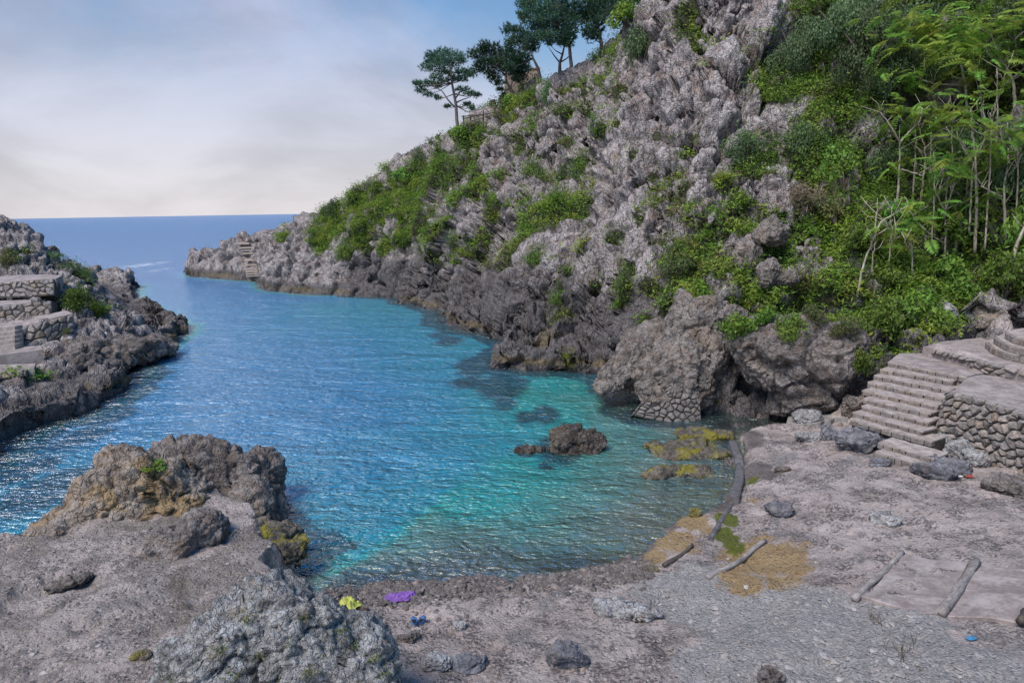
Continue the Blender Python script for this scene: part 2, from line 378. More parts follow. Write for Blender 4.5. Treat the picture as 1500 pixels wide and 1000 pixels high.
def stone_material(name, cols, rough=0.9):
    """many stones share it: every stone draws its own tone"""
    m, ns, ls, out = new_mat(name)
    tcn = ns.new('ShaderNodeTexCoord'); oi = ns.new('ShaderNodeObjectInfo')
    g = ns.new('ShaderNodeNewGeometry')
    rnd = mth(ns, ls, 'FRACT', mth(ns, ls, 'ADD', oi.outputs['Random'], g.outputs['Random Per Island']))
    r = ramp(ns, [(k/(len(cols)-1), c) for k, c in enumerate(cols)]); ls.new(rnd, r.inputs[0])
    n = noise(ns, ls, g.outputs['Position'], 9, 7, 0.7, 0.3); n2 = noise(ns, ls, g.outputs['Position'], 45, 4, 0.6)
    c = mixc(ns, ls, mrange(ns, ls, n, 0.38, 0.62, 0, 0.65), r.outputs['Color'], (0.10, 0.09, 0.085), 'MIX')
    c = mixc(ns, ls, mrange(ns, ls, n2, 0.52, 0.66, 0, 0.5), c, (0.44, 0.41, 0.39))
    bb = ns.new('ShaderNodeBump'); bb.inputs['Strength'].default_value = 0.6; bb.inputs['Distance'].default_value = 0.03
    ls.new(mth(ns, ls, 'ADD', n, mth(ns, ls, 'MULTIPLY', n2, 0.4)), bb.inputs['Height'])
    p = ns.new('ShaderNodeBsdfPrincipled'); ls.new(c, p.inputs['Base Color']); p.inputs['Roughness'].default_value = rough
    p.inputs['Specular IOR Level'].default_value = 0.25
    ls.new(bb.outputs[0], p.inputs['Normal']); ls.new(p.outputs[0], out.inputs['Surface'])
    return m

MT = {}
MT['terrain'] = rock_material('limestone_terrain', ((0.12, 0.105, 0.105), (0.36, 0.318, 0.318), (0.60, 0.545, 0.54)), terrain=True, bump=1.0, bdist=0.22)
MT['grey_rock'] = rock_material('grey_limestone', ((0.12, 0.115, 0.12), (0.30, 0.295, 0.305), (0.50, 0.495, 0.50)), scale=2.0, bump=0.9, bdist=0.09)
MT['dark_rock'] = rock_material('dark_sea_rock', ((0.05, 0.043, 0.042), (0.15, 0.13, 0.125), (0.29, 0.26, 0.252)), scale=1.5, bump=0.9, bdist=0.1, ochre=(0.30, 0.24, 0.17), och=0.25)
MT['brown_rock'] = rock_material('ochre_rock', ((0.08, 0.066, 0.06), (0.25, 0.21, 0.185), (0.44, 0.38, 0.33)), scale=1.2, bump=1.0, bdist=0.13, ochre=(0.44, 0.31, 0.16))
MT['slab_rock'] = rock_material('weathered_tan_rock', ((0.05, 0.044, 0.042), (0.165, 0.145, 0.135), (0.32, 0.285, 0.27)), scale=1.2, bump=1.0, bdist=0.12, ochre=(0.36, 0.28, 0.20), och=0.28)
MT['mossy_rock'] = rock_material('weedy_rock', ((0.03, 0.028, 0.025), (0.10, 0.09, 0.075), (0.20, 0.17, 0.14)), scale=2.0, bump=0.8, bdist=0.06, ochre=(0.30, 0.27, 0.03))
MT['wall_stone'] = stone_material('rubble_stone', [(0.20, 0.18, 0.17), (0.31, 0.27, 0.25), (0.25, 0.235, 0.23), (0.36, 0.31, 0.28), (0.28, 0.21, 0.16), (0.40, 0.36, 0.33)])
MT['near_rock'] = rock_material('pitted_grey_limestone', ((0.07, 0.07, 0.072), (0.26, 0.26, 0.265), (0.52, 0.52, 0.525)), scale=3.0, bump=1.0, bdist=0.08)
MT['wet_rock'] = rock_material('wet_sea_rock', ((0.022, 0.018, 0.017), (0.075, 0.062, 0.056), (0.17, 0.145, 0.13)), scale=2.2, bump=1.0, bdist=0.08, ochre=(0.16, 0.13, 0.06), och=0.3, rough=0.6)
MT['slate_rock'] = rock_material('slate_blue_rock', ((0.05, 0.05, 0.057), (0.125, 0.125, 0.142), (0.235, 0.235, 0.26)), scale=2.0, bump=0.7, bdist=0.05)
MT['riser_stone'] = stone_material('riser_stone', [(0.15, 0.13, 0.12), (0.24, 0.205, 0.19), (0.19, 0.17, 0.165), (0.28, 0.235, 0.205), (0.22, 0.17, 0.14)])
MT['dark_stone'] = stone_material('sea_wall_stone', [(0.12, 0.105, 0.10), (0.20, 0.175, 0.165), (0.16, 0.15, 0.15), (0.24, 0.21, 0.19)])
MT['pale_stone'] = stone_material('pale_pebble', [(0.42, 0.39, 0.37), (0.34, 0.30, 0.28), (0.50, 0.46, 0.44), (0.30, 0.29, 0.30)])
MT['pebble'] = stone_material('dark_pebble', [(0.05, 0.043, 0.042), (0.16, 0.13, 0.12), (0.08, 0.072, 0.072), (0.28, 0.23, 0.21), (0.11, 0.09, 0.085)])
MT['grit'] = stone_material('grit', [(0.16, 0.14, 0.135), (0.34, 0.30, 0.28), (0.24, 0.22, 0.215), (0.46, 0.41, 0.39), (0.20, 0.17, 0.16)])
MT['mortar'] = plain_material('mortar_core', (0.05, 0.045, 0.04), (0.11, 0.095, 0.085), 8)
MT['tread'] = plain_material('stair_tread', (0.23, 0.195, 0.18), (0.46, 0.40, 0.375), 5, 0.9, 0.5)
MT['paving'] = plain_material('terrace_paving', (0.20, 0.165, 0.155), (0.40, 0.345, 0.335), 2.2, 0.9, 0.6, bdist=0.04)
MT['concrete'] = plain_material('old_concrete', (0.16, 0.15, 0.15), (0.34, 0.32, 0.31), 5, 0.9, 0.5)
MT['kerb'] = plain_material('dark_kerb', (0.075, 0.07, 0.075), (0.17, 0.16, 0.165), 7, 0.9, 0.5)
MT['driftwood'] = plain_material('driftwood', (0.16, 0.14, 0.135), (0.40, 0.36, 0.34), 5, 0.85, 0.6, (1, 1, 6), 0.02)
MT['wetwood'] = plain_material('wet_wood', (0.05, 0.04, 0.035), (0.14, 0.115, 0.10), 5, 0.6, 0.6, (6, 6, 1), 0.02)
MT['fence_wood'] = plain_material('fence_wood', (0.06, 0.05, 0.04), (0.15, 0.12, 0.09), 6)
MT['render'] = plain_material('old_render', (0.34, 0.27, 0.22), (0.52, 0.43, 0.36), 1.5, 0.9, 0.3)
MT['brick'] = plain_material('arch_brick', (0.30, 0.13, 0.08), (0.42, 0.21, 0.14), 6)
MT['void'] = plain_material('dark_interior', (0.01, 0.01, 0.01), (0.02, 0.02, 0.02), 3)
MT['pale_bark'] = plain_material('pale_bark', (0.28, 0.225, 0.175), (0.60, 0.53, 0.45), 4, 0.85, 0.4)
MT['pine_bark'] = plain_material('pine_bark', (0.10, 0.08, 0.075), (0.26, 0.22, 0.21), 6, 0.9, 0.6)
MT['dark_bark'] = plain_material('dark_bark', (0.07, 0.055, 0.045), (0.17, 0.14, 0.12), 6, 0.9, 0.6)
MT['blue_cloth'] = plain_material('blue_canvas', (0.035, 0.09, 0.22), (0.07, 0.15, 0.32), 30, 0.8)
MT['shoe_lining'] = plain_material('dark_lining', (0.008, 0.009, 0.014), (0.02, 0.02, 0.03), 30, 0.9)
MT['sole'] = plain_material('rubber_sole', (0.16, 0.17, 0.19), (0.25, 0.26, 0.28), 30, 0.7)
MT['purple'] = plain_material('purple_cloth', (0.14, 0.06, 0.28), (0.27, 0.13, 0.46), 10, 0.7)
MT['yellow'] = plain_material('yellow_plastic', (0.36, 0.39, 0.07), (0.50, 0.52, 0.14), 10, 0.5)
MT['orange'] = plain_material('orange_rubber', (0.40, 0.20, 0.03), (0.55, 0.29, 0.06), 10, 0.5)
MT['scrap'] = plain_material('blue_scrap', (0.04, 0.17, 0.33), (0.07, 0.24, 0.42), 10, 0.5)
MT['litter'] = plain_material('red_litter', (0.26, 0.04, 0.03), (0.38, 0.09, 0.06), 10, 0.6)
MT['paper'] = plain_material('white_paper', (0.62, 0.62, 0.62), (0.78, 0.78, 0.78), 10, 0.7)
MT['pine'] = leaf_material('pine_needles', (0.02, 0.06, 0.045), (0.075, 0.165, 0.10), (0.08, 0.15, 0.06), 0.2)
MT['leaf_dark'] = leaf_material('dark_evergreen_leaf', (0.025, 0.06, 0.028), (0.20, 0.285, 0.125), (0.15, 0.23, 0.105))
MT['leaf_olive'] = leaf_material('olive_leaf', (0.05, 0.065, 0.025), (0.17, 0.21, 0.08), (0.20, 0.16, 0.06))
MT['leaf_bright'] = leaf_material('bright_leaf', (0.06, 0.13, 0.02), (0.22, 0.37, 0.06), (0.26, 0.33, 0.045), 0.35)
MT['leaf_mid'] = leaf_material('mid_green_leaf', (0.045, 0.105, 0.02), (0.21, 0.38, 0.06), (0.22, 0.32, 0.06), 0.35)
MT['leaf_dry'] = leaf_material('dry_twig', (0.08, 0.055, 0.04), (0.21, 0.155, 0.115), (0.10, 0.10, 0.04), 0.1)
MT['frond'] = leaf_material('pinnate_leaf', (0.10, 0.21, 0.035), (0.25, 0.43, 0.08), (0.34, 0.36, 0.06), 0.5)
MT['grass'] = leaf_material('wild_grass', (0.06, 0.135, 0.018), (0.27, 0.40, 0.05), (0.33, 0.35, 0.06), 0.35)

def water_material():
    m, ns, ls, out = new_mat('sea_water')
    g = ns.new('ShaderNodeNewGeometry'); pos = g.outputs['Position']
    dep, bed = attr(ns, 'depth'), attr(ns, 'bed')
    n0 = noise(ns, ls, pos, 0.22, 5, 0.6, 0.8); n1 = noise(ns, ls, pos, 0.9, 6, 0.65, 0.8)
    # colour of the water body by depth (seen through it: pale sand, weedy rock)
    r = ramp(ns, [(0.0, (0.27, 0.33, 0.24)), (0.05, (0.13, 0.33, 0.26)), (0.11, (0.012, 0.34, 0.29)), (0.2, (0.015, 0.27, 0.35)), (0.34, (0.035, 0.23, 0.43)), (1.0, (0.01, 0.14, 0.35))])
    ls.new(mth(ns, ls, 'DIVIDE', mth(ns, ls, 'ADD', dep, mth(ns, ls, 'ADD', mth(ns, ls, 'MULTIPLY_ADD', n1, 1.0, -0.5), mth(ns, ls, 'MULTIPLY_ADD', n0, 2.4, -1.2))), 14.0), r.inputs[0])
    bf = mrange(ns, ls, mth(ns, ls, 'ADD', bed, mth(ns, ls, 'ADD', mth(ns, ls, 'MULTIPLY_ADD', n0, 0.7, -0.35), mth(ns, ls, 'MULTIPLY_ADD', n1, 0.8, -0.4))), 0.3, 0.62, 0, 0.85)
    c = mixc(ns, ls, bf, r.outputs['Color'], (0.004, 0.035, 0.042))
    # ripples: wind sea of several lengths
    mp = ns.new('ShaderNodeMapping'); mp.inputs['Rotation'].default_value = (0, 0, 0.5); mp.inputs['Scale'].default_value = (1.0, 1.9, 1.0)
    ls.new(pos, mp.inputs[0])
    mp2 = ns.new('ShaderNodeMapping'); mp2.inputs['Rotation'].default_value = (0, 0, -0.35); mp2.inputs['Scale'].default_value = (1.0, 1.6, 1.0)
    ls.new(pos, mp2.inputs[0])
    h1 = noise(ns, ls, mp.outputs[0], 0.30, 3, 0.5, 0.5); h2 = noise(ns, ls, mp.outputs[0], 1.5, 3, 0.55, 0.6); h3 = noise(ns, ls, mp2.outputs[0], 4.2, 3, 0.55, 0.5)
    rid = mth(ns, ls, 'SUBTRACT', 1.0, mth(ns, ls, 'ABSOLUTE', mth(ns, ls, 'MULTIPLY_ADD', h2, 2.0, -1.0)))
    hh = mth(ns, ls, 'ADD', mth(ns, ls, 'MULTIPLY', h1, 0.8), mth(ns, ls, 'ADD', mth(ns, ls, 'MULTIPLY', rid, 0.22), mth(ns, ls, 'MULTIPLY', h3, 0.13)))
    b = ns.new('ShaderNodeBump'); b.inputs['Strength'].default_value = 1.0; b.inputs['Distance'].default_value = 0.85
    ls.new(hh, b.inputs['Height'])
    dif = ns.new('ShaderNodeBsdfDiffuse'); ls.new(c, dif.inputs['Color']); ls.new(b.outputs[0], dif.inputs['Normal'])
    tr = ns.new('ShaderNodeBsdfTransparent'); tr.inputs['Color'].default_value = (0.72, 0.88, 0.84, 1)
    clear = mth(ns, ls, 'EXPONENT', mth(ns, ls, 'MULTIPLY', dep, -1.35))
    body = ns.new('ShaderNodeMixShader'); ls.new(mth(ns, ls, 'MULTIPLY', clear, 0.95), body.inputs[0]); ls.new(dif.outputs[0], body.inputs[1]); ls.new(tr.outputs[0], body.inputs[2])
    gl = ns.new('ShaderNodeBsdfGlossy'); gl.inputs['Roughness'].default_value = 0.2; gl.inputs['Color'].default_value = (0.95, 0.97, 1, 1)
    ls.new(b.outputs[0], gl.inputs['Normal'])
    fr = ns.new('ShaderNodeFresnel'); fr.inputs['IOR'].default_value = 1.5; ls.new(b.outputs[0], fr.inputs['Normal'])
    s = ns.new('ShaderNodeMixShader'); ls.new(mth(ns, ls, 'MINIMUM', fr.outputs[0], 0.5), s.inputs[0]); ls.new(body.outputs[0], s.inputs[1]); ls.new(gl.outputs[0], s.inputs[2])
    # drifting foam streaks off the headland
    foam = attr(ns, 'foam')
    ff = mrange(ns, ls, mth(ns, ls, 'ADD', foam, mth(ns, ls, 'ADD', mth(ns, ls, 'MULTIPLY_ADD', n1, 1.2, -0.6), mth(ns, ls, 'MULTIPLY_ADD', h3, 0.8, -0.4))), 0.55, 0.95, 0, 0.6)
    fd = ns.new('ShaderNodeBsdfDiffuse'); fd.inputs['Color'].default_value = (0.7, 0.72, 0.75, 1)
    s2 = ns.new('ShaderNodeMixShader'); ls.new(ff, s2.inputs[0]); ls.new(s.outputs[0], s2.inputs[1]); ls.new(fd.outputs[0], s2.inputs[2])
    ls.new(s2.outputs[0], out.inputs['Surface'])
    return m
MT['water'] = water_material()
# ------------------------------------------------------------------ lie of the land
def xy(px, py, z=0.0): return tuple(at_z(px, py, z)[:2])
SH_R = [  # shoreline of the main land, (pixel survey, height of edge, steepness)
 (-260, 715, 1.0, 3), (-120, 745, 1.0, 3), (0, 765, 1.0, 3), (50, 770, 1.0, 3), (110, 735, 1.0, 3), (200, 705, 1.0, 3), (300, 690, 1.0, 3), (385, 715, .8, 3),
 (412, 765, .6, 3), (450, 812, .2, 2), (440, 845, .5, 2), (470, 868, .2, 1.0), (500, 862, 0, .35), (560, 857, 0, .3), (640, 851, 0, .3), (720, 846, 0, .3), (800, 842, 0, .3),
 (880, 836, 0, .3), (935, 828, 0, .3), (955, 795, 0, .25), (1010, 762, 0, .25), (1045, 742, 0, .3), (1074, 712, 0, .5), (1074, 680, 0, .6), (1062, 652, 0, .5), (1040, 636, 0, .5),
 (1078, 615, 0, .6), (1075, 602, 0, 1.5), (1030, 612, 0, 4), (975, 617, 0, 4), (918, 606, 0, 4), (925, 590, 0, 4), (905, 566, 0, 4), (868, 548, 0, 4), (835, 546, 0, 5), (790, 544, 0, 4), (716, 541, 0, 4), (722, 522, 0, 4),
 (745, 506, 0, 4), (712, 496, 0, 4), (672, 486, 0, 4), (637, 474, 0, 4), (640, 458, 0, 4), (592, 445, 0, 4), (582, 437, 0, 4), (520, 434, 0, 4), (450, 432, 0, 4), (382, 426, 0, 4), (370, 413, 0, 4), (335, 410, 0, 4), (272, 405, 0, 4), (262, 398, 0, 4)]
POLY_R = [(*xy(a, b, c), k) for a, b, c, k in SH_R] + [(-36, 84, 3), (-22, 92, 3), (10, 112, 3), (95, 130, 3), (130, 40, 3), (110, -25, 3), (-40, -25, 3), (-22, 8, 3)]
SH_L = [(-260, 760), (-100, 715), (0, 683), (36, 642), (60, 627), (125, 609), (170, 586), (207, 563), (212, 546), (198, 532), (215, 516), (252, 505), (280, 489), (276, 475), (252, 461), (224, 451)]
POLY_L = [(*xy(a, b), 3.5) for k, (a, b) in enumerate(SH_L)] + [(-31, 56, 3.5), (-38, 70, 3), (-95, 80, 3), (-95, 12, 3), (-30, 12.5, 3)]
CONC = [xy(-200, 760, 1), xy(0, 765, 1), xy(110, 740, 1), xy(300, 700, 1), xy(412, 765, .6), xy(455, 815, .2), xy(450, 815, .3), xy(480, 815), xy(640, 812), xy(800, 805), xy(900, 790), xy(930, 750), xy(1020, 705), xy(1078, 690), xy(1064, 640), xy(1090, 618, .3),
        xy(1240, 612, .5), xy(1262, 590, .8), xy(1280, 530, 2.4), xy(1330, 505, 2.7), xy(1420, 500, 2.8), xy(1470, 478, 3.0), xy(1620, 470, 3.2), (40, 10), (30, -20), (-40, -20)]

C = []   # (x, y, z) survey points of the ground
for p in [  # hillside: pixel and distance
 (300, 372, 72.5), (275, 375, 76.5), (330, 350, 74), (300, 362, 76), (362, 342, 72), (362, 380, 69), (400, 400, 61.5), (400, 360, 64), (410, 330, 68), (455, 405, 61.5), (455, 360, 63.5), (455, 314, 67.5),
 (520, 410, 60.5), (520, 350, 61), (520, 320, 62.5), (520, 287, 64.5), (560, 262, 62), (600, 415, 53.5), (600, 350, 56), (600, 290, 58), (600, 240, 60), (640, 214, 56.5),
 (670, 455, 42.5), (670, 400, 45), (670, 330, 48), (670, 250, 52), (670, 192, 54), (710, 168, 52), (750, 510, 31.5), (750, 450, 34.5), (750, 400, 37), (750, 320, 41.5), (750, 230, 46), (750, 143, 50),
 (800, 118, 48), (850, 520, 31.2), (850, 470, 32.2), (850, 400, 34), (850, 330, 36.5), (850, 250, 40), (850, 170, 43.5), (858, 98, 46), (880, 80, 44), (920, 40, 42),
 (900, 520, 27.5), (900, 450, 29.5), (950, 560, 23.8), (950, 500, 25), (950, 440, 27), (950, 400, 28.3), (950, 300, 31), (950, 200, 34), (950, 100, 37.5), (975, 5, 40), (980, -60, 42),
 (1000, 560, 23), (1000, 500, 24), (1040, 490, 24.3), (1050, 440, 25.4), (1050, 400, 26.2), (1050, 350, 27.5), (1050, 250, 29.8), (1050, 150, 32), (1050, 50, 34), (1050, -60, 36),
 (1080, 560, 24.0), (1090, 520, 24.2), (1150, 500, 24), (1150, 440, 24.8), (1150, 400, 25.6), (1150, 300, 28), (1150, 200, 30.5), (1150, 100, 32.5), (1150, 0, 34.5), (1150, -80, 36),
 (1200, 545, 22.2), (1250, 500, 22.2), (1250, 450, 23.4), (1250, 400, 24.4), (1250, 300, 27), (1250, 200, 29), (1250, 100, 31), (1250, 0, 32.5), (1250, -80, 34),
 (1340, 480, 22.2), (1340, 440, 23), (1350, 400, 24), (1350, 350, 25.5), (1350, 250, 28), (1350, 100, 30), (1350, 0, 31), (1350, -80, 32.5),
 (1420, 455, 22.4), (1420, 400, 23.4), (1480, 440, 22), (1480, 400, 22.6), (1480, 350, 23.6), (1480, 250, 25.5), (1480, 100, 27.5), (1480, 0, 28.5), (1480, -80, 30), (1600, 440, 20.5), (1600, 350, 21.5), (1600, 200, 22), (1600, 0, 24), (1600, -100, 25),
 # rocky shore on the far left
 (0, 640, 19.7), (60, 600, 23.2), (60, 560, 25.2), (0, 560, 24), (120, 575, 25), (120, 545, 27), (190, 545, 28.3), (120, 515, 29.5), (170, 497, 32), (230, 497, 33), (200, 520, 30.5), (240, 478, 37.5), (200, 462, 40), (262, 480, 38.5), (250, 472, 39.5),
 (150, 455, 35), (100, 510, 29.7), (60, 505, 29.6), (20, 530, 28.2), (60, 470, 30.6), (20, 480, 30.3), (110, 455, 33), (60, 452, 32.6), (0, 460, 32.2), (40, 437, 33), (0, 440, 32.6), (90, 430, 34), (50, 410, 34.6), (90, 405, 35.5), (50, 400, 36.5), (0, 405, 36),
 (20, 360, 41), (60, 362, 42), (100, 395, 42), (150, 430, 44), (190, 458, 46), (0, 328, 46), (25, 334, 46.5), (60, 345, 47), (120, 384, 47.5), (165, 425, 48), (-100, 318, 45), (-100, 450, 31), (-100, 560, 22.5), (-250, 300, 42), (-250, 450, 29)]:
    C.append(tuple(at_Y(*p)))
for p in [  # the foreground by height
 (-300, 1000, 1.1), (-300, 800, 1.1), (0, 800, 1.0), (0, 900, 1.05), (0, 990, 1.1), (100, 830, 1.0), (200, 850, 1.0), (200, 980, 1.1), (330, 900, 1.0), (400, 860, .85), (330, 830, .95), (400, 800, .75), (150, 745, 1.0), (300, 740, .9), (430, 815, .35),
 (450, 900, .9), (520, 900, .35), (540, 960, .5), (560, 890, .22), (640, 870, .14), (640, 910, .3), (640, 985, .5), (760, 860, .16), (760, 900, .32), (760, 985, .55), (900, 850, .16), (900, 890, .34), (900, 985, .65), (975, 790, .08), (1020, 775, .15),
 (1000, 830, .3), (1050, 830, .35), (1100, 820, .4), (1060, 780, .25), (1100, 700, .3), (1090, 650, .25), (1120, 625, .3), (1060, 625, .12), (1180, 660, .5), (1180, 760, .55), (1240, 620, .55), (1160, 615, .35), (1250, 660, .7), (1300, 700, .85), (1300, 800, .85), (1300, 900, .9), (1300, 985, 1.0),
 (1150, 985, .8), (1100, 900, .55), (1420, 740, 1.0), (1420, 850, 1.0), (1480, 980, 1.15), (1490, 720, 1.05), (1600, 800, 1.2), (1600, 700, 1.1), (1700, 900, 1.4), (1400, 700, .95), (1375, 655, .95),
 (1300, 640, .9), (1330, 600, 1.3), (1330, 560, 1.75), (1310, 530, 2.1), (1380, 535, 2.1), (1440, 600, 1.0), (1480, 590, 1.0), (1440, 640, .9), (1400, 630, .9), (1480, 660, .92), (1420, 610, .9), (1600, 690, .95), (1500, 640, .95), (1460, 680, .9), (1410, 668, .88), (1440, 540, 2.1), (1480, 540, 2.1), (1440, 510, 2.4), (1490, 500, 2.5), (1600, 560, 1.8), (1600, 620, 1.3), (1600, 500, 3.0), (1350, 512, 2.42), (1400, 505, 2.5), (1300, 520, 2.3)]:
    C.append(tuple(at_z(*p)))
for x, y, z in [(-35, 80, 3), (-20, 80, 5), (-5, 75, 8), (5, 66, 11.5), (10, 58, 14), (18, 56, 16.5), (28, 52, 20), (40, 45, 22), (0, 85, 6), (20, 75, 14), (60, 60, 24), (70, 30, 22), (40, 25, 17), (40, 5, 6), (20, 5, 1.5), (60, 0, 8), (0, 0, 1.2), (0, 5, .9), (-10, 2, 1.2), (10, 3, 1.2), (8, -8, 1.4), (-12, -10, 1.4),
                (60, 95, 12), (30, 100, 6), (-40, 58, 1.5), (-55, 60, 5), (-60, 45, 9), (-70, 25, 9), (-45, 22, 5), (-34, 52, .8), (-31, 49, .5), (30, 38, 17.5), (26, 44, 18.5), (22, 36, 17)]:
    C.append((x, y, z))
C = np.array(C)
C[:, 2] = np.maximum(C[:, 2], 0.05)
D = np.linalg.norm(C[:, None, :2]-C[None, :, :2], axis=2)
ok = np.ones(len(C), bool)
for i in range(len(C)):
    if ok[i]: ok[i+1:] &= D[i, i+1:] > 0.25
C = C[ok]; D = D[np.ix_(ok, ok)]
A = np.zeros((len(C)+1,)*2); A[:-1, :-1] = -D - np.eye(len(C))*0.15; A[-1, :-1] = A[:-1, -1] = 1
W = np.linalg.solve(A, np.append(C[:, 2], 0))
GX0, GX1, GY0, GY1, GS = -80.0, 80.0, -12.0, 125.0, 0.2
gx, gy = np.arange(GX0, GX1, GS), np.arange(GY0, GY1, GS)
QX, QY = np.meshgrid(gx, gy)
Q = np.stack([QX.ravel(), QY.ravel()], 1)
def rbf_eval(Q, C, W):
    o = np.full(len(Q), W[-1], np.float32)
    for i in range(len(C)): o -= (W[i]*np.hypot(Q[:, 0]-C[i, 0], Q[:, 1]-C[i, 1])).astype(np.float32)
    return o
H_LAND = rbf_eval(Q, C, W)
def sdf(Q, poly, kvals=None):
    P = np.array([p[:2] for p in poly]); n = len(P)
    best = np.full(len(Q), 1e9, np.float32); ins = np.zeros(len(Q), bool); kk = np.zeros(len(Q), np.float32)
    x, y = Q[:, 0].astype(np.float32), Q[:, 1].astype(np.float32)
    for i in range(n):
        a, b = P[i], P[(i+1) % n]; e = b-a
        t = np.clip(((x-a[0])*e[0]+(y-a[1])*e[1])/(e@e), 0, 1)
        d = np.hypot(x-a[0]-t*e[0], y-a[1]-t*e[1])
        if kvals is not None: kk = np.where(d < best, kvals[i]*(1-t)+kvals[(i+1) % n]*t, kk)
        best = np.minimum(best, d)
        c = (a[1] > y) != (b[1] > y)
        ins ^= c & (x < (b[0]-a[0])*(y-a[1])/(b[1]-a[1]+1e-12)+a[0])
    return np.where(ins, best, -best), kk
sR, kR = sdf(Q, POLY_R, [p[2] for p in POLY_R])
sL, kL = sdf(Q, POLY_L, [p[2] for p in POLY_L])
sC, _ = sdf(Q, CONC)
LEFT = sL > sR
S = np.maximum(sR, sL); K = np.where(LEFT, kL, kR)
Q3 = np.column_stack([Q, np.zeros(len(Q))])
cliffy = smooth(0.8, 2.5, K)
S = S + cliffy*(0.55*fbm(Q3*0.45, 3, 4)+0.25*fbm(Q3*1.6, 9, 3)) + (1-cliffy)*0.35*fbm(Q3*0.8, 5, 3)
# sea bed depths
BED = np.array([(*xy(a, b), d) for a, b, d in [(930, 815, .15), (900, 800, .3), (950, 760, .3), (850, 790, .55), (850, 740, .7), (700, 820, .7), (700, 760, 2.0), (560, 835, .7), (560, 790, 2.4), (475, 840, 1.6), (1000, 700, .35), (1030, 720, .2), (950, 640, .7), (990, 640, .35), (900, 620, .9), (860, 640, 1.2), (930, 700, .55), (880, 700, .8), (840, 700, 1.1), (870, 565, 1.0), (850, 580, 1.1), (880, 590, 1.0), (800, 590, 1.5), (820, 570, 1.4), (760, 660, 2.3), (700, 700, 2.7),
  (650, 720, 3.3), (500, 720, 3.8), (600, 600, 4.2), (650, 540, 3.4), (700, 580, 2.8), (400, 620, 5.5), (450, 520, 5.0), (550, 462, 3.2), (600, 480, 3.2), (450, 450, 3.4), (520, 446, 2.6), (390, 445, 5), (300, 450, 8), (300, 560, 6.5), (200, 620, 5), (100, 680, 4), (50, 720, 3.5), (300, 640, 4.5), (200, 420, 13), (150, 380, 16), (300, 345, 22), (450, 335, 24), (100, 345, 26), (-200, 700, 4)]] + [(-20, 110, 26), (-60, 120, 30), (40, 125, 28), (-70, 90, 20), (0, 5, 1)])
Db = np.linalg.norm(BED[:, None, :2]-BED[None, :, :2], axis=2)
Ab = np.zeros((len(BED)+1,)*2); Ab[:-1, :-1] = -Db-np.eye(len(BED))*.05; Ab[-1, :-1] = Ab[:-1, -1] = 1
DEEP = np.clip(rbf_eval(Q, BED, np.linalg.solve(Ab, np.append(BED[:, 2], 0))), 0.1, 40)
_D = DEEP.reshape(QX.shape)
for _k in (6, 5, 4):
    for ax in (0, 1):
        w_ = [(0, 0), (0, 0)]; w_[ax] = (_k+1, _k); c_ = np.cumsum(np.pad(_D, w_, 'edge'), ax, dtype=np.float64)
        _D = ((np.take(c_, np.arange(2*_k+1, c_.shape[ax]), ax)-np.take(c_, np.arange(0, c_.shape[ax]-2*_k-1), ax))/(2*_k+1))
DEEP = _D.ravel().astype(np.float32)
S2 = S
H_LAND = np.where(K > 2, np.maximum(H_LAND, np.minimum(1.0, K*np.maximum(S, 0)*.6)), H_LAND)
land = np.minimum(H_LAND, np.where(K > 2, -0.5, -0.04*(2-K)*0)+K*np.maximum(S2, 0)+0.0)
sea = -np.minimum(DEEP, np.where(K > 2, 0.5, 0.0)+np.maximum(K, 0.25)*1.4*np.maximum(-S2, 0))
HG = np.where(S2 > 0, land, sea).astype(np.float32).reshape(QX.shape)
SG = S.reshape(QX.shape); CG = sC.reshape(QX.shape).astype(np.float32); KG = K.reshape(QX.shape)
del Q, Q3
def bil(G, x, y):
    fx = np.clip((x-GX0)/GS, 0, G.shape[1]-1.001); fy = np.clip((y-GY0)/GS, 0, G.shape[0]-1.001)
    ix, iy = fx.astype(int), fy.astype(int); tx, ty = fx-ix, fy-iy
    return (G[iy, ix]*(1-tx)+G[iy, ix+1]*tx)*(1-ty)+(G[iy+1, ix]*(1-tx)+G[iy+1, ix+1]*tx)*ty

# ------------------------------------------------------------------ terrain mesh: rows run away from the cove's landward side
NCOL, NROW, NF = 1020, 780, 1800
TH = np.linspace(math.radians(-45), math.radians(47), NCOL)
RF = np.geomspace(3.0, 118, NF)
sx, cx_ = np.sin(TH)[:, None], np.cos(TH)[:, None]
PX, PY = sx*RF, cx_*RF
PH = bil(HG, PX, PY)
elev = np.arctan2(PH-CAM_H, RF[None])
vis = elev >= np.maximum.accumulate(elev, 1)-0.06
seg = np.hypot(np.diff(RF)[None], np.diff(PH, axis=1))/RF[None, 1:]
wgt = np.where(vis[:, 1:], 1.0, 0.3)*np.where(PH[:, 1:] < -1.2, 0.06, 1.0)*np.where(RF[None, 1:] < 6, .15, 1)
seg = seg*(0.5+np.minimum(1.2, np.abs(np.diff(elev, axis=1))/np.maximum(seg, 1e-6)))*wgt
k = 9
ker = np.ones(2*k+1)/(2*k+1)
pad = np.pad(seg, ((k, k), (0, 0)), 'edge'); cs = np.cumsum(np.vstack([np.zeros((1, seg.shape[1])), pad]), 0)
seg = (cs[2*k+1:]-cs[:-2*k-1])/(2*k+1)
cum = np.hstack([np.zeros((NCOL, 1)), np.cumsum(seg, 1)])
R2 = np.stack([np.interp(np.linspace(0, c[-1], NROW), c, RF) for c in cum])
X, Y = sx*R2, cx_*R2
Z = bil(HG, X, Y)
V = np.stack([X, Y, Z], 2).reshape(-1, 3)
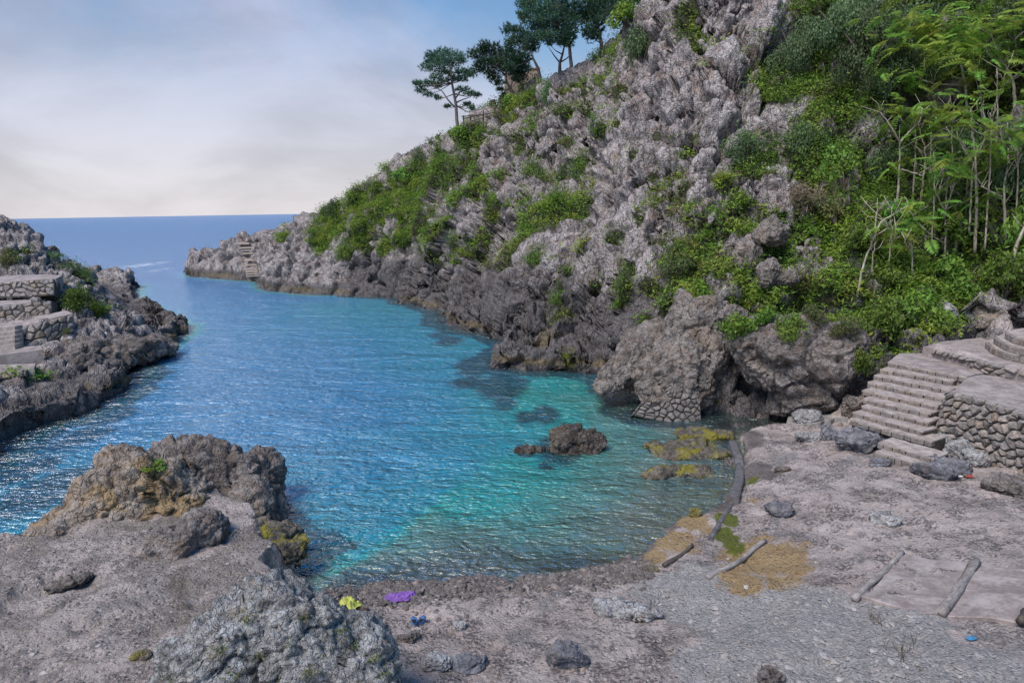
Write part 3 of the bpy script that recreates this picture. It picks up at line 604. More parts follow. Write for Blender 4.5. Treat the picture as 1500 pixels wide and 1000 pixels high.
def grid_normals(V):
    G = V.reshape(NCOL, NROW, 3)
    du, dv = np.gradient(G, axis=0), np.gradient(G, axis=1)
    n = np.cross(dv, du); n /= np.linalg.norm(n, axis=2, keepdims=True)+1e-12
    n[n[..., 2] < 0] *= -1
    return n.reshape(-1, 3)
conc = smooth(-0.25, 0.45, bil(CG, V[:, 0], V[:, 1]) + 0.35*fbm(V*1.2, 21, 3))
leftm = smooth(-13, -16, V[:, 0])*smooth(14, 17, V[:, 1])
conc = conc*(1-leftm)
kk = bil(KG, V[:, 0], V[:, 1])
under = smooth(-0.1, -0.8, V[:, 2])
act = (np.clip(V[:, 2]+2.5, 0, 1) > 0)          # deep bed needs no relief
amp = (1-conc)*(1-0.75*under)*(1-.35*leftm)
Nn = grid_normals(V)
for _ in range(2):
    g = Nn.reshape(NCOL, NROW, 3); g[1:-1, 1:-1] = (g[1:-1, 1:-1]+g[2:, 1:-1]+g[:-2, 1:-1]+g[1:-1, 2:]+g[1:-1, :-2])/5; Nn = g.reshape(-1, 3)
Nn /= np.linalg.norm(Nn, axis=1, keepdims=True)
def tilted(P, ang, sc):
    c, s = math.cos(ang), math.sin(ang)
    return np.stack([(P[:, 0]*c-P[:, 2]*s)/sc[0], P[:, 1]/sc[1], (P[:, 0]*s+P[:, 2]*c)/sc[2]], 1)
idx = np.where(act & (amp > 0.02))[0]
P = V[idx]; n = Nn[idx]; a = amp[idx]
warp = np.stack([fbm(P*0.5, 31, 3), fbm(P*0.5, 37, 3), fbm(P*0.5, 41, 3)], 1)
lowb = smooth(3.0, 0.5, P[:, 2])
rough_ = 0.4+0.85*smooth(-0.25, 0.3, fbm(P*0.28, 45, 3))
d0, e0 = facets(tilted(P+warp*1.6, 0.38, (4.6, 4.6, 10.0)), 7, 1.25, 0.5, 0.55, 0.12, 0.2)
V[idx] += n*(a*0.75*d0*smooth(0.5, 3.5, P[:, 2]))[:, None]
d1, e1 = facets(tilted(P+warp*1.0, 0.35, (2.2, 2.2, 3.9)), 1, 0.85, 0.6, 0.85, 0.16, 1.0)
V[idx] += n*(a*0.60*d1-a*.25)[:, None]
Nn = grid_normals(V); n = 0.6*n+0.4*Nn[idx]; n /= np.linalg.norm(n, axis=1, keepdims=True)
P = V[idx]
d2, e2 = facets(tilted(P+warp*0.5, 0.4, (0.85, 0.85, 1.5)), 2, 0.8, 0.65, 0.85, 0.17, 1.0)
V[idx] += n*(a*rough_*0.32*(d2-.3))[:, None]
P = V[idx]
w3 = np.stack([vnoise(P*2.2, 51), vnoise(P*2.2, 52), vnoise(P*2.2, 53)], 1)
d3, e3 = facets(tilted(P+w3*0.16, 0.4, (0.36, 0.36, 0.62)), 4, 1.0, 0.6, 0.6, 0.2)
rd = fbm(P*1.1, 61, 4, 0.55, ridged=True)
V[idx] += n*(a*rough_*(0.13*d3+0.09*rd))[:, None]
crev = np.zeros(len(V), np.float32); crev[idx] = np.exp(-(e1/0.25)**2)+0.7*np.exp(-(e2/0.22)**2)
# trodden ground: low swells, shallow pits and worn ledges
ci = np.where((conc > 0.02) & (V[:, 2] > -0.6))[0]
P = V[ci]
sw = 0.07*fbm(P*np.array([.55, .55, .55]), 71, 4)+0.045*fbm(P*2.2, 73, 4)+.02*fbm(P*7, 74, 3)
f1, f2, hh, _v = worley(P*np.array([1.1, 1.1, 0])+0.3*warp.mean(), 75)
pit = -0.05*np.exp(-(f1/0.22)**2)*(_rot(hh, 4) > 0.55)
f1b, f2b, hb, _v = worley(P*np.array([4.5, 4.5, 0]), 76)
peb = 0.022*np.maximum(0, 1-(f1b/0.36)**2)*(_rot(hb, 4) > 0.6)
led = (.035+.03*smooth(-2.6, -4, P[:, 0]))*np.tanh(7*fbm(P*np.array([.8, .8, 0]), 77, 4))+.022*np.tanh(9*fbm(P*np.array([1.9, 1.9, 0]), 78, 4))
V[ci, 2] += (conc[ci]*(sw+pit+peb+led))
Nn = grid_normals(V)

# ------------------------------------------------------------------ where is what: surface lookups
pxv, pyv, dzv = project(V)
inb = np.where((pxv > -60) & (pxv < 1560) & (pyv > -60) & (pyv < 1060) & (V[:, 2] > -0.3) & (dzv > 2))[0]
BW, BH, BS = 810, 560, 2
bin_ = ((pyv[inb]+60)//BS).astype(int)*BW+((pxv[inb]+60)//BS).astype(int)
order = np.lexsort((-dzv[inb], bin_))          # nearest last
ZB = np.full(BW*BH, -1, int); ZB[bin_[order]] = inb[order]
ZB = ZB.reshape(BH, BW)
def surf(px, py, rad=14):
    """vertex index of the ground seen at a surveyed pixel"""
    ix, iy = int((px+60)//BS), int((py+60)//BS)
    for r in range(0, rad):
        w = ZB[max(0, iy-r):iy+r+1, max(0, ix-r):ix+r+1].ravel(); w = w[w >= 0]
        if len(w): return w[np.argmin(dzv[w])] if r < 2 else w[np.argmin((pxv[w]-px)**2+(pyv[w]-py)**2)]
    return None
def ground(x, y):
    """terrain height under a plan position"""
    th = math.atan2(x, y); r = math.hypot(x, y)
    c = int(round((th-TH[0])/(TH[1]-TH[0]))); c = min(max(c, 1), NCOL-2)
    best = None
    G = V.reshape(NCOL, NROW, 3)
    for cc in (c-1, c, c+1):
        q = G[cc]; d = (q[:, 0]-x)**2+(q[:, 1]-y)**2; i = int(np.argmin(d))
        if best is None or d[i] < best[0]: best = (d[i], q[i, 2])
    return float(best[1])
def at_points_(items):
    o = np.zeros(len(V), np.float32)
    for px, py, r in items:
        i = surf(px, py)
        if i is None: continue
        R = r*dzv[i]/FOC; o = np.maximum(o, np.exp(-((V-V[i])**2).sum(1)/(R*R)*.8))
    return o
VEG = [(640, 330, 22, 0), (560, 360, 14, 0), (700, 270, 20, 0), (730, 258, 14, 0), (772, 250, 12, 1), (760, 290, 14, 0), (820, 340, 16, 0), (860, 345, 12, 0), (880, 240, 10, 1), (900, 182, 10, 1), (930, 330, 14, 2), (1000, 270, 12, 2), (1020, 320, 16, 0), (1050, 300, 16, 0), (960, 200, 8, 0), (850, 370, 12, 0), (780, 380, 12, 1), (870, 420, 14, 2), (950, 420, 18, 0), (972, 450, 14, 2), (1020, 430, 18, 0), (1050, 410, 18, 0), (1080, 410, 22, 0), (1110, 430, 18, 0), (940, 470, 12, 2), (990, 470, 12, 0), (665, 290, 18, 0), (590, 310, 22, 0), (740, 300, 12, 0), (790, 200, 12, 1), (770, 190, 14, 0), (830, 210, 10, 2), (720, 225, 14, 0), (1110, 300, 20, 0), (1140, 320, 22, 0), (1060, 320, 14, 2), (970, 340, 14, 2),
 (490, 325, 30, 0), (530, 305, 35, 0), (520, 340, 30, 0), (560, 300, 30, 0), (570, 330, 25, 0), (600, 275, 35, 0), (610, 320, 30, 0), (640, 250, 38, 1), (640, 300, 25, 0), (650, 330, 20, 0), (680, 225, 38, 0), (690, 270, 25, 0), (700, 200, 32, 0), (725, 185, 32, 0),
 (745, 165, 25, 0), (770, 150, 25, 0), (665, 360, 14, 1), (690, 345, 24, 0), (740, 340, 32, 0), (765, 318, 30, 0), (720, 305, 20, 0), (800, 305, 30, 0), (430, 340, 15, 0), (412, 347, 12, 0), (470, 350, 18, 0), (505, 370, 12, 1), (540, 365, 14, 0), (620, 345, 20, 0), (590, 345, 20, 0), (480, 310, 20, 1),
 (640, 385, 10, 1), (700, 385, 12, 1), (850, 245, 18, 1), (840, 300, 25, 0), (865, 270, 14, 2), (800, 130, 18, 0), (825, 165, 12, 1), (930, 60, 40, 1), (945, 45, 30, 0), (1010, 20, 28, 0), (1025, 50, 22, 0), (990, 380, 36, 2), (1030, 372, 30, 0), (1005, 400, 24, 2), (915, 400, 24, 2), (905, 430, 18, 1), (822, 440, 12, 1), (820, 465, 12, 2), (830, 400, 10, 2),
 (900, 350, 14, 2), (1080, 452, 36, 0), (1060, 472, 22, 0), (1120, 452, 28, 0), (1150, 470, 24, 0), (1180, 490, 20, 0), (1230, 478, 30, 0), (1260, 515, 22, 0), (1300, 455, 46, 0), (1350, 465, 38, 0), (1315, 490, 32, 0), (1130, 230, 36, 1), (1100, 245, 22, 1), (1160, 195, 28, 1), (1190, 230, 45, 1), (1250, 200, 55, 1), (1300, 250, 60, 1), (1370, 250, 60, 1), (1450, 250, 60, 1),
 (1200, 340, 45, 0), (1260, 350, 50, 0), (1320, 380, 60, 0), (1400, 400, 55, 0), (1460, 400, 50, 0), (1400, 330, 60, 1), (1480, 330, 50, 1), (1150, 365, 25, 0), (1095, 330, 22, 0), (1085, 300, 22, 0), (1065, 270, 18, 0), (1040, 340, 22, 2), (1220, 420, 32, 0), (1175, 430, 26, 2), (1200, 130, 70, 1), (1280, 60, 70, 1), (1370, 60, 80, 1), (1460, 60, 80, 1), (1130, 130, 30, 1), (1350, 160, 70, 1), (1450, 160, 70, 1), (1200, 20, 40, 1),
 (120, 440, 22, 0), (100, 430, 18, 0), (150, 452, 14, 0), (115, 402, 14, 1), (45, 548, 26, 0), (15, 382, 12, 2), (35, 370, 8, 2), (130, 410, 10, 1), (1480, 425, 20, 2), (1400, 440, 30, 0), (960, 330, 12, 2), (980, 290, 10, 2), (1000, 230, 8, 0), (1010, 310, 14, 0), (955, 260, 9, 2), (925, 225, 9, 2), (880, 190, 12, 1), (905, 130, 14, 2), (870, 120, 10, 0)]
veg = np.zeros(len(V), np.float32); vkind = np.zeros((len(V), 3), np.float32)
for px, py, r, kd in VEG:
    i = surf(px, py)
    if i is None: continue
    R = r*dzv[i]/FOC*1.3
    d2_ = ((V-V[i])**2*np.array([1, 0.45, 1])).sum(1)
    m = np.where(d2_ < (2.2*R)**2)[0]
    w = np.exp(-d2_[m]/(R*R)*0.9)
    veg[m] = np.maximum(veg[m], w); vkind[m, kd] = np.maximum(vkind[m, kd], w)
spk_ = fbm(V*0.42, 91, 4)
bare = at_points_([(940, 230, 60), (1085, 60, 70), (900, 150, 40), (850, 200, 30), (800, 230, 25), (970, 130, 40)])
spr = 0.72*smooth(-0.02, 0.26, spk_)*smooth(2.4, 3.8, V[:, 2])*(1-.75*bare)*(1-leftm)*smooth(-0.05, .3, Nn[:, 2])
vkind[:, 0] = np.maximum(vkind[:, 0], spr*(vnoise(V*.3, 93) > -.2)); vkind[:, 2] = np.maximum(vkind[:, 2], spr*(vnoise(V*.3, 93) <= 0))
veg = np.maximum(veg, spr)
veg *= (1-conc)*smooth(0.6, 1.6, V[:, 2])
vegn = veg*smooth(-0.15, 0.25, fbm(V*0.7, 81, 4)*1.0+0.8*veg-0.28)*smooth(0.05, 0.4, Nn[:, 2]+0.5*crev)
a_dark = smooth(5.6, 1.4, V[:, 2]+1.6*fbm(V*0.4, 83, 3))*(1-conc)*(1-.85*leftm*smooth(.4, 1.4, V[:, 2]))
band = smooth(0.7, 0.45, V[:, 2])*smooth(0.16, 0.28, V[:, 2])
a_och = band*(1-conc)*smooth(-0.5, 0.25, fbm(V*np.array([.25, .25, .25]), 85, 2))*(kk > 2)
def at_points(items, seaok=False):
    o = np.zeros(len(V), np.float32)
    for px, py, r, st in items:
        i = surf(px, py)
        if i is None: continue
        R = r*dzv[i]/FOC
        d2_ = ((V-V[i])**2*np.array([1, 0.3, 1])).sum(1)
        o = np.maximum(o, st*np.exp(-d2_/(R*R)*0.7))
    return o
a_sand = np.clip(at_points([(1110, 825, 45, 1.0), (1140, 815, 45, 1), (1080, 845, 30, 1), (985, 790, 30, 1), (1015, 765, 25, 1), (960, 815, 18, 1), (1100, 735, 16, .6)]), 0, 1)
a_alg = np.clip(at_points([(1060, 785, 20, 1), (1065, 760, 16, 1), (1075, 800, 20, .75), (1085, 690, 16, .8), (1100, 705, 14, .7), (1020, 645, 14, .8)])+0.55*at_points([(830, 525, 24, 1.2), (860, 528, 14, .6)]), 0, 1)
a_och = np.maximum(a_och, at_points([(800, 500, 22, 1.0), (770, 470, 8, .6), (945, 500, 12, .7), (225, 475, 16, .9), (250, 492, 9, .9), (1000, 500, 16, .7), (1310, 500, 16, .8), (1390, 480, 20, .6), (880, 310, 16, .5)]))
inG, _ = sdf(V[:, :2], [xy(905, 845, .3), xy(1000, 832, .3), xy(1120, 848, .4), xy(1240, 880, .7), xy(1370, 905, .9), xy(1420, 935, 1), xy(1600, 1000, 1.2), (20, 2), (1.2, 2), xy(1010, 1000, .6), xy(1020, 925, .5), xy(960, 900, .4)])
a_grav = smooth(-0.5, 0.5, inG+.6*fbm(V*1.3, 97, 4))
a_wet = smooth(0.22, 0.02, V[:, 2])*conc*(1-.8*smooth(0.0, -.12, V[:, 2])*smooth(2, 3.5, V[:, 0]))
a_wet = np.maximum(a_wet, .9*at_points([(1110, 690, 26, 1), (1140, 745, 16, .9), (1150, 640, 30, .7), (1100, 640, 24, .9), (1180, 700, 20, .6), (1060, 625, 30, 1)]))
a_plat = smooth(-2.6, -4.0, V[:, 0]+.5*fbm(V*.8, 95, 3))*smooth(16, 14, V[:, 1])*conc
a_sand = np.maximum(a_sand, .95*smooth(0.02, -.08, V[:, 2])*smooth(1.0, 2.5, V[:, 0])*smooth(21.5, 20.5, V[:, 1])*(V[:, 2] > -1.2))
ATT = dict(platform=a_plat, dark=a_dark, veg=vegn, conc=conc, sand=a_sand, algae=a_alg, ochre=a_och, gravel=a_grav, wet=a_wet)

ii, jj = np.meshgrid(np.arange(NCOL-1), np.arange(NROW-1), indexing='ij')
v0 = (ii*NROW+jj).ravel()
FQ = np.stack([v0, v0+1, v0+NROW+1, v0+NROW], 1)[:, ::-1]
fz = V[FQ, 2].max(1); fx = V[FQ[:, 0], 0]; fy = V[FQ[:, 0], 1]; fc = conc[FQ].mean(1)
wet_f = fz < -0.45
is_left = (fx < -13.2) & (fy > 16.0) & (fx < -13.2-0.45*(fy-30))
zone = np.where(wet_f, 0, np.where(is_left, 1, np.where(fc > 0.5, 2, 3)))
TERR = {}
for zi, nm in enumerate(('seabed', 'rocky_shore', 'beach', 'hillside')):
    f = FQ[zone == zi]
    if zi == 0: f = f[(V[f, 2].max(1) > -30)]
    u, inv = np.unique(f, return_inverse=True)
    me = make_mesh(nm, V[u], inv.reshape(f.shape), MT['terrain'], True, {a: ('POINT', b[u]) for a, b in ATT.items()})
    TERR[nm] = tag(link(nm, me), kind='structure')

# ------------------------------------------------------------------ the sea
wth = np.linspace(math.radians(-70), math.radians(55), 420)
wr = np.concatenate([np.geomspace(6, 120, 420), np.geomspace(125, 60000, 40)])
WX, WY = np.sin(wth)[:, None]*wr, np.cos(wth)[:, None]*wr
ins = (WX > GX0) & (WX < GX1) & (WY < GY1)
wd = np.where(ins, -bil(HG, WX, WY), 26.0).clip(0, 26)
far = smooth(85, 125, np.hypot(WX, WY)); wd = wd*(1-far)+26*far
WV = np.stack([WX, WY, np.zeros_like(WX)], 2).reshape(-1, 3)
shd = bil(SG, WX, WY).ravel(); kw = bil(KG, WX, WY).ravel()
bedm = np.where(ins.ravel() & (kw > 2) & ((WX.ravel() > -15) | (WY.ravel() < 33)), 1.15*smooth(-1.5, -0.15, shd), 0.0); fo = np.zeros(len(WV))
for px, py, r, st in [(735, 565, 45, 1), (700, 535, 35, .9), (660, 500, 26, .8), (760, 530, 30, .9), (690, 560, 30, .8), (800, 605, 26, .8), (770, 610, 20, .8), (740, 590, 26, .8), (640, 490, 20, .6), (820, 660, 34, 1.0), (770, 660, 16, 1.0), (800, 682, 12, .8), (925, 612, 22, 1), (890, 600, 12, .7), (905, 640, 14, .5), (660, 620, 30, .4), (600, 530, 40, .35),
                      (900, 755, 14, .35), (860, 770, 14, .3), (950, 745, 10, .35), (985, 685, 16, .6), (960, 690, 12, .6), (60, 720, 60, .8), (160, 610, 30, .8), (120, 640, 40, .6), (30, 690, 40, .8), (240, 545, 20, .6), (1040, 612, 30, 1.1), (850, 545, 40, .6), (1090, 605, 20, 1.1), (1075, 690, 6, .3)]:
    c = at_z(px, py); R = r*np.linalg.norm(c-CAM)/FOC
    bedm = np.maximum(bedm, st*np.exp(-(((WV[:, 0]-c[0]))**2+((WV[:, 1]-c[1])*.55)**2)/(R*R)*.8))
for px, py, r, st in [(210, 388, 40, .75), (235, 395, 25, .7), (225, 425, 24, .42), (215, 402, 20, .5), (120, 350, 30, .35), (455, 772, 14, .55), (470, 792, 12, .45), (470, 815, 16, .4), (560, 842, 18, .4), (520, 825, 16, .35)]:
    c = at_z(px, py); R = r*np.linalg.norm(c-CAM)/FOC
    fo = np.maximum(fo, st*np.exp(-(((WV[:, 0]-c[0]))**2+((WV[:, 1]-c[1])*.3)**2)/(R*R)*1.2))
a_, b_ = np.meshgrid(np.arange(len(wth)-1), np.arange(len(wr)-1), indexing='ij')
w0 = (a_*len(wr)+b_).ravel(); FWq = np.stack([w0, w0+len(wr), w0+len(wr)+1, w0+1], 1)[:, ::-1]
sea_o = tag(link('water', make_mesh('water', WV, FWq, MT['water'], True, {'depth': ('POINT', wd.ravel()), 'bed': ('POINT', bedm), 'foam': ('POINT', fo)})), kind='structure')
bed_far = tag(link('seabed_plain', make_mesh('seabed_plain', [(-70000, -200, -30.5), (70000, -200, -30.5), (70000, 70000, -30.5), (-70000, 70000, -30.5)], [(0, 1, 2, 3)], MT['void'])), kind='structure')
# ------------------------------------------------------------------ rocks
def ico(sub):
    bm = bmesh.new(); bmesh.ops.create_icosphere(bm, subdivisions=sub, radius=1.0)
    v = np.array([q.co[:] for q in bm.verts]); f = np.array([[q.index for q in t.verts] for t in bm.faces]); bm.free(); return v, f
ICO = {k: ico(k) for k in (1, 2, 3, 4, 5, 6)}
def lump(size, seed, sub=4, rough=1.0, rot=(0, 0, 0), off=(0, 0, 0), boxy=0.25, grain=1.0):
    """a broken stone: ellipsoid with faceted, cracked relief at three scales (metres)"""
    v, f = ICO[sub]
    v = v*(1-boxy)+boxy*np.sign(v)*np.abs(v)**0.35*0.8
    s = np.array(size)/2; m = float(np.mean(s))
    w = v*s
    rr_ = np.random.default_rng(seed*13+1)
    for _ in range(9):          # broken faces
        pn = rr_.normal(0, 1, 3); pn /= np.linalg.norm(pn); ext = math.sqrt(((pn*s)**2).sum()); d_ = w@pn-ext*rr_.uniform(.62, .9)
        w = w-np.maximum(d_, 0)[:, None]*pn*.93
    n = w/s**2; n /= np.linalg.norm(n, axis=1, keepdims=True)+1e-9
    q = w/m+seed*3.7
    a, _ = facets(q*0.9, seed, 1.0, 0.6, 0.25, 0.12)
    w = w+n*(a*0.20*m*rough)[:, None]
    b, _ = facets(w/(0.42*m)*grain+seed, seed+1, 1.0, 0.6, 0.45, 0.16)
    w = w+n*(b*0.125*m*rough/grain)[:, None]
    if sub >= 5:
        c, _ = facets(w/(0.15*m)*grain+seed*2, seed+2, 1.0, 0.7, 0.5, 0.2)
        w = w+n*((c*0.055+0.045*fbm(w/(0.22*m), seed, 4, .62, True))*m*rough/grain)[:, None]
    R = np.array(Matrix.Rotation(rot[2], 3, 'Z') @ Matrix.Rotation(rot[1], 3, 'Y') @ Matrix.Rotation(rot[0], 3, 'X'))
    return w@R.T+np.array(off), f
def multi(lumps):
    V_, F_, o = [], [], 0
    for v, f in lumps: V_.append(v); F_.append(f+o); o += len(v)
    return np.concatenate(V_), np.concatenate(F_)
def base_at(px, py, z=None):
    if z is not None: return at_z(px, py, z)
    i = surf(px, py); return V[i].astype(float)
def rock(name, label, cat, px, py, wpx, hpx, mat='grey_rock', seed=1, sub=4, deep=0.8, z=None, sink=0.25, rot=0.0, rough=1.0, tilt=0.0, group=None, boxy=0.25, grain=1.0):
    b = base_at(px, py, z); d = np.linalg.norm(b-CAM)
    w, h = wpx*d/FOC, hpx*d/FOC
    h = h*0.8; deep = deep*0.8
    hh = h/(1-sink)
    v, f = lump((w*1.04, w*deep, hh), seed, sub, rough, (0, tilt, rot), (0, 0, hh*(0.5-sink)), boxy, grain)
    fw = np.array([b[0], b[1], 0]); fw /= np.linalg.norm(fw)
    o = link(name, make_mesh(name, v, f, MT[mat], sub >= 5), None, tuple(b+fw*w*deep*0.35), (0, 0, -math.atan2(b[0], b[1])))
    return tag(o, label, cat, group)
EXTRA = []
def outcrop(name, label, cat, parts, mat, kind=None):
    """parts: (px, py, Y, width px, height px, depth m, tilt, seed, sub)"""
    cs = [(at_Y(p[0], p[1], p[2]), p) for p in parts]
    o0 = cs[0][0].copy(); L = []
    for c, p in cs:
        d = np.linalg.norm(c-CAM)
        yaw = -math.atan2(c[0], c[1])
        L.append(lump((p[3]*d/FOC, p[5], p[4]*d/FOC), p[7], p[8], 1.0, (0, p[6], yaw), c-o0, 0.3, 1.0+0.25*(p[8] >= 6)))
    v, f = multi(L)
    EXTRA.append(v+o0)
    return tag(link(name, make_mesh(name, v, f, MT[mat], True), None, tuple(o0)), label, cat, None, kind)

outcrop('boulder', 'big brown boulder with a pale ochre broken face on the platform edge', 'boulder',
        [(215, 745, 13.6, 190, 150, 1.9, 0.1, 3, 6), (120, 775, 13.0, 170, 70, 1.5, -0.35, 5, 5), (80, 788, 12.8, 90, 40, 1.0, -0.2, 8, 5), (255, 712, 14.0, 80, 70, 1.2, 0.2, 11, 5), (130, 800, 12.5, 70, 30, .6, 0, 14, 4), (170, 800, 12.4, 46, 36, .5, 0, 15, 4)], 'brown_rock')
outcrop('boulder', 'dark craggy boulder at the water behind the ochre faced one', 'boulder',
        [(310, 705, 15.4, 175, 115, 2.2, 0.25, 21, 6), (370, 745, 14.6, 95, 80, 1.5, 0.5, 24, 5), (255, 690, 15.6, 90, 80, 1.6, -0.1, 27, 5)], 'dark_rock')
outcrop('boulder', 'wedge shaped grey brown rock on the platform in front of two big boulders', 'boulder', [(272, 802, 11.7, 122, 70, .9, -0.35, 31, 5), (300, 780, 12.0, 70, 56, .7, 0.2, 33, 5)], 'dark_rock')
rock('boulder', 'small round dark rock wedged between the big boulders', 'boulder', 287, 783, 42, 42, 'dark_rock', 36, 4)
outcrop('rock_ledge', 'wet brown ledge with yellow weed sticking out into the water', 'rock ledge', [(400, 785, 12.9, 90, 34, 1.0, 0.3, 41, 5), (428, 803, 12.3, 56, 36, .8, 0.2, 43, 5), (370, 772, 13.2, 70, 30, .8, 0.1, 45, 4), (360, 810, 11.8, 40, 22, .4, 0.1, 48, 4)], 'mossy_rock')
outcrop('boulder', 'large pitted grey boulder with tufts of moss, closest rock to the viewer', 'boulder',
        [(405, 958, 7.7, 200, 235, 1.4, 0.1, 51, 6), (398, 905, 7.75, 100, 130, .9, 0.15, 52, 5), (340, 962, 7.5, 170, 150, 1.3, -0.75, 55, 6), (475, 965, 7.5, 220, 130, 1.3, 0.75, 57, 6), (300, 992, 7.2, 150, 70, 1.0, -.4, 58, 5), (535, 1000, 7.4, 130, 70, 1.0, .5, 59, 5)], 'near_rock')
outcrop('rock_outcrop', 'leaning tan slab of rock running down into the turquoise water', 'rock outcrop', [(915, 540, 24.4, 125, 58, 1.9, -0.72, 61, 6), (958, 500, 25.4, 110, 70, 2.2, -0.6, 63, 5), (890, 560, 23.9, 50, 44, 1.3, -0.3, 66, 5)], 'slab_rock')
outcrop('rock_outcrop', 'dark buttress of rock standing above a patch of sea masonry', 'rock outcrop', [(985, 560, 23.1, 130, 110, 2.2, -0.5, 71, 6), (1030, 490, 24.0, 110, 140, 2.4, 0.2, 73, 6), (1000, 545, 23.4, 140, 120, 2.2, -0.4, 77, 6), (1045, 560, 23.6, 60, 120, 1.6, 0.1, 79, 5)], 'slab_rock')
outcrop('rock_outcrop', 'round overhanging rock with bushes on top beside the dark cave mouth', 'rock outcrop', [(1160, 520, 21.6, 165, 105, 2.8, 0.1, 81, 6), (1215, 535, 21.0, 110, 130, 2.4, -0.1, 83, 6), (1120, 505, 22.2, 90, 90, 2.2, -0.4, 86, 6), (1190, 575, 21.2, 110, 66, 1.8, 0, 88, 5), (1145, 590, 21.6, 46, 40, .9, 0, 89, 5)], 'dark_rock')
outcrop('rock_outcrop', 'knobbly grey rock standing up through the green slope above the overhang', 'rock outcrop', [(1130, 340, 26.4, 46, 52, 1.2, 0.3, 91, 5), (1124, 400, 25.3, 32, 44, .9, 0.2, 92, 5), (1096, 375, 26.8, 40, 76, 1.2, -.3, 93, 5), (1150, 410, 25.2, 40, 26, .8, -.4, 94, 5)], 'slab_rock')
rock('sea_rock', 'flat topped dark rock standing out of the green water', 'rock', 842, 664, 92, 46, 'wet_rock', 101, 6, 0.55, 0.0, 0.35, 0, 1.0, 0.06, None, 0.35)
rock('sea_rock', 'low dark rock barely awash left of the flat topped sea rock', 'rock', 778, 664, 52, 12, 'wet_rock', 103, 5, 0.6, 0.0, 0.5)
for px, py, w, h, sd, lb in [(1022, 644, 96, 11, 111, 'yellow weedy rock beside the foot of the sea masonry'), (1000, 672, 120, 15, 112, 'widest yellow weedy rock in the shallows'), (970, 700, 70, 13, 113, 'pointed dark weedy rock at the end of the shallows'), (1040, 672, 70, 9, 114, 'green weedy rock in the shallows next to the curved kerb'), (1012, 698, 70, 8, 115, 'low weedy rock between the pointed one and the kerb')]:
    rock('weedy_rock', lb, 'rock', px, py, w, h, 'mossy_rock', sd, 5, 0.8, 0.0, 0.45, 0.3*(sd % 3))
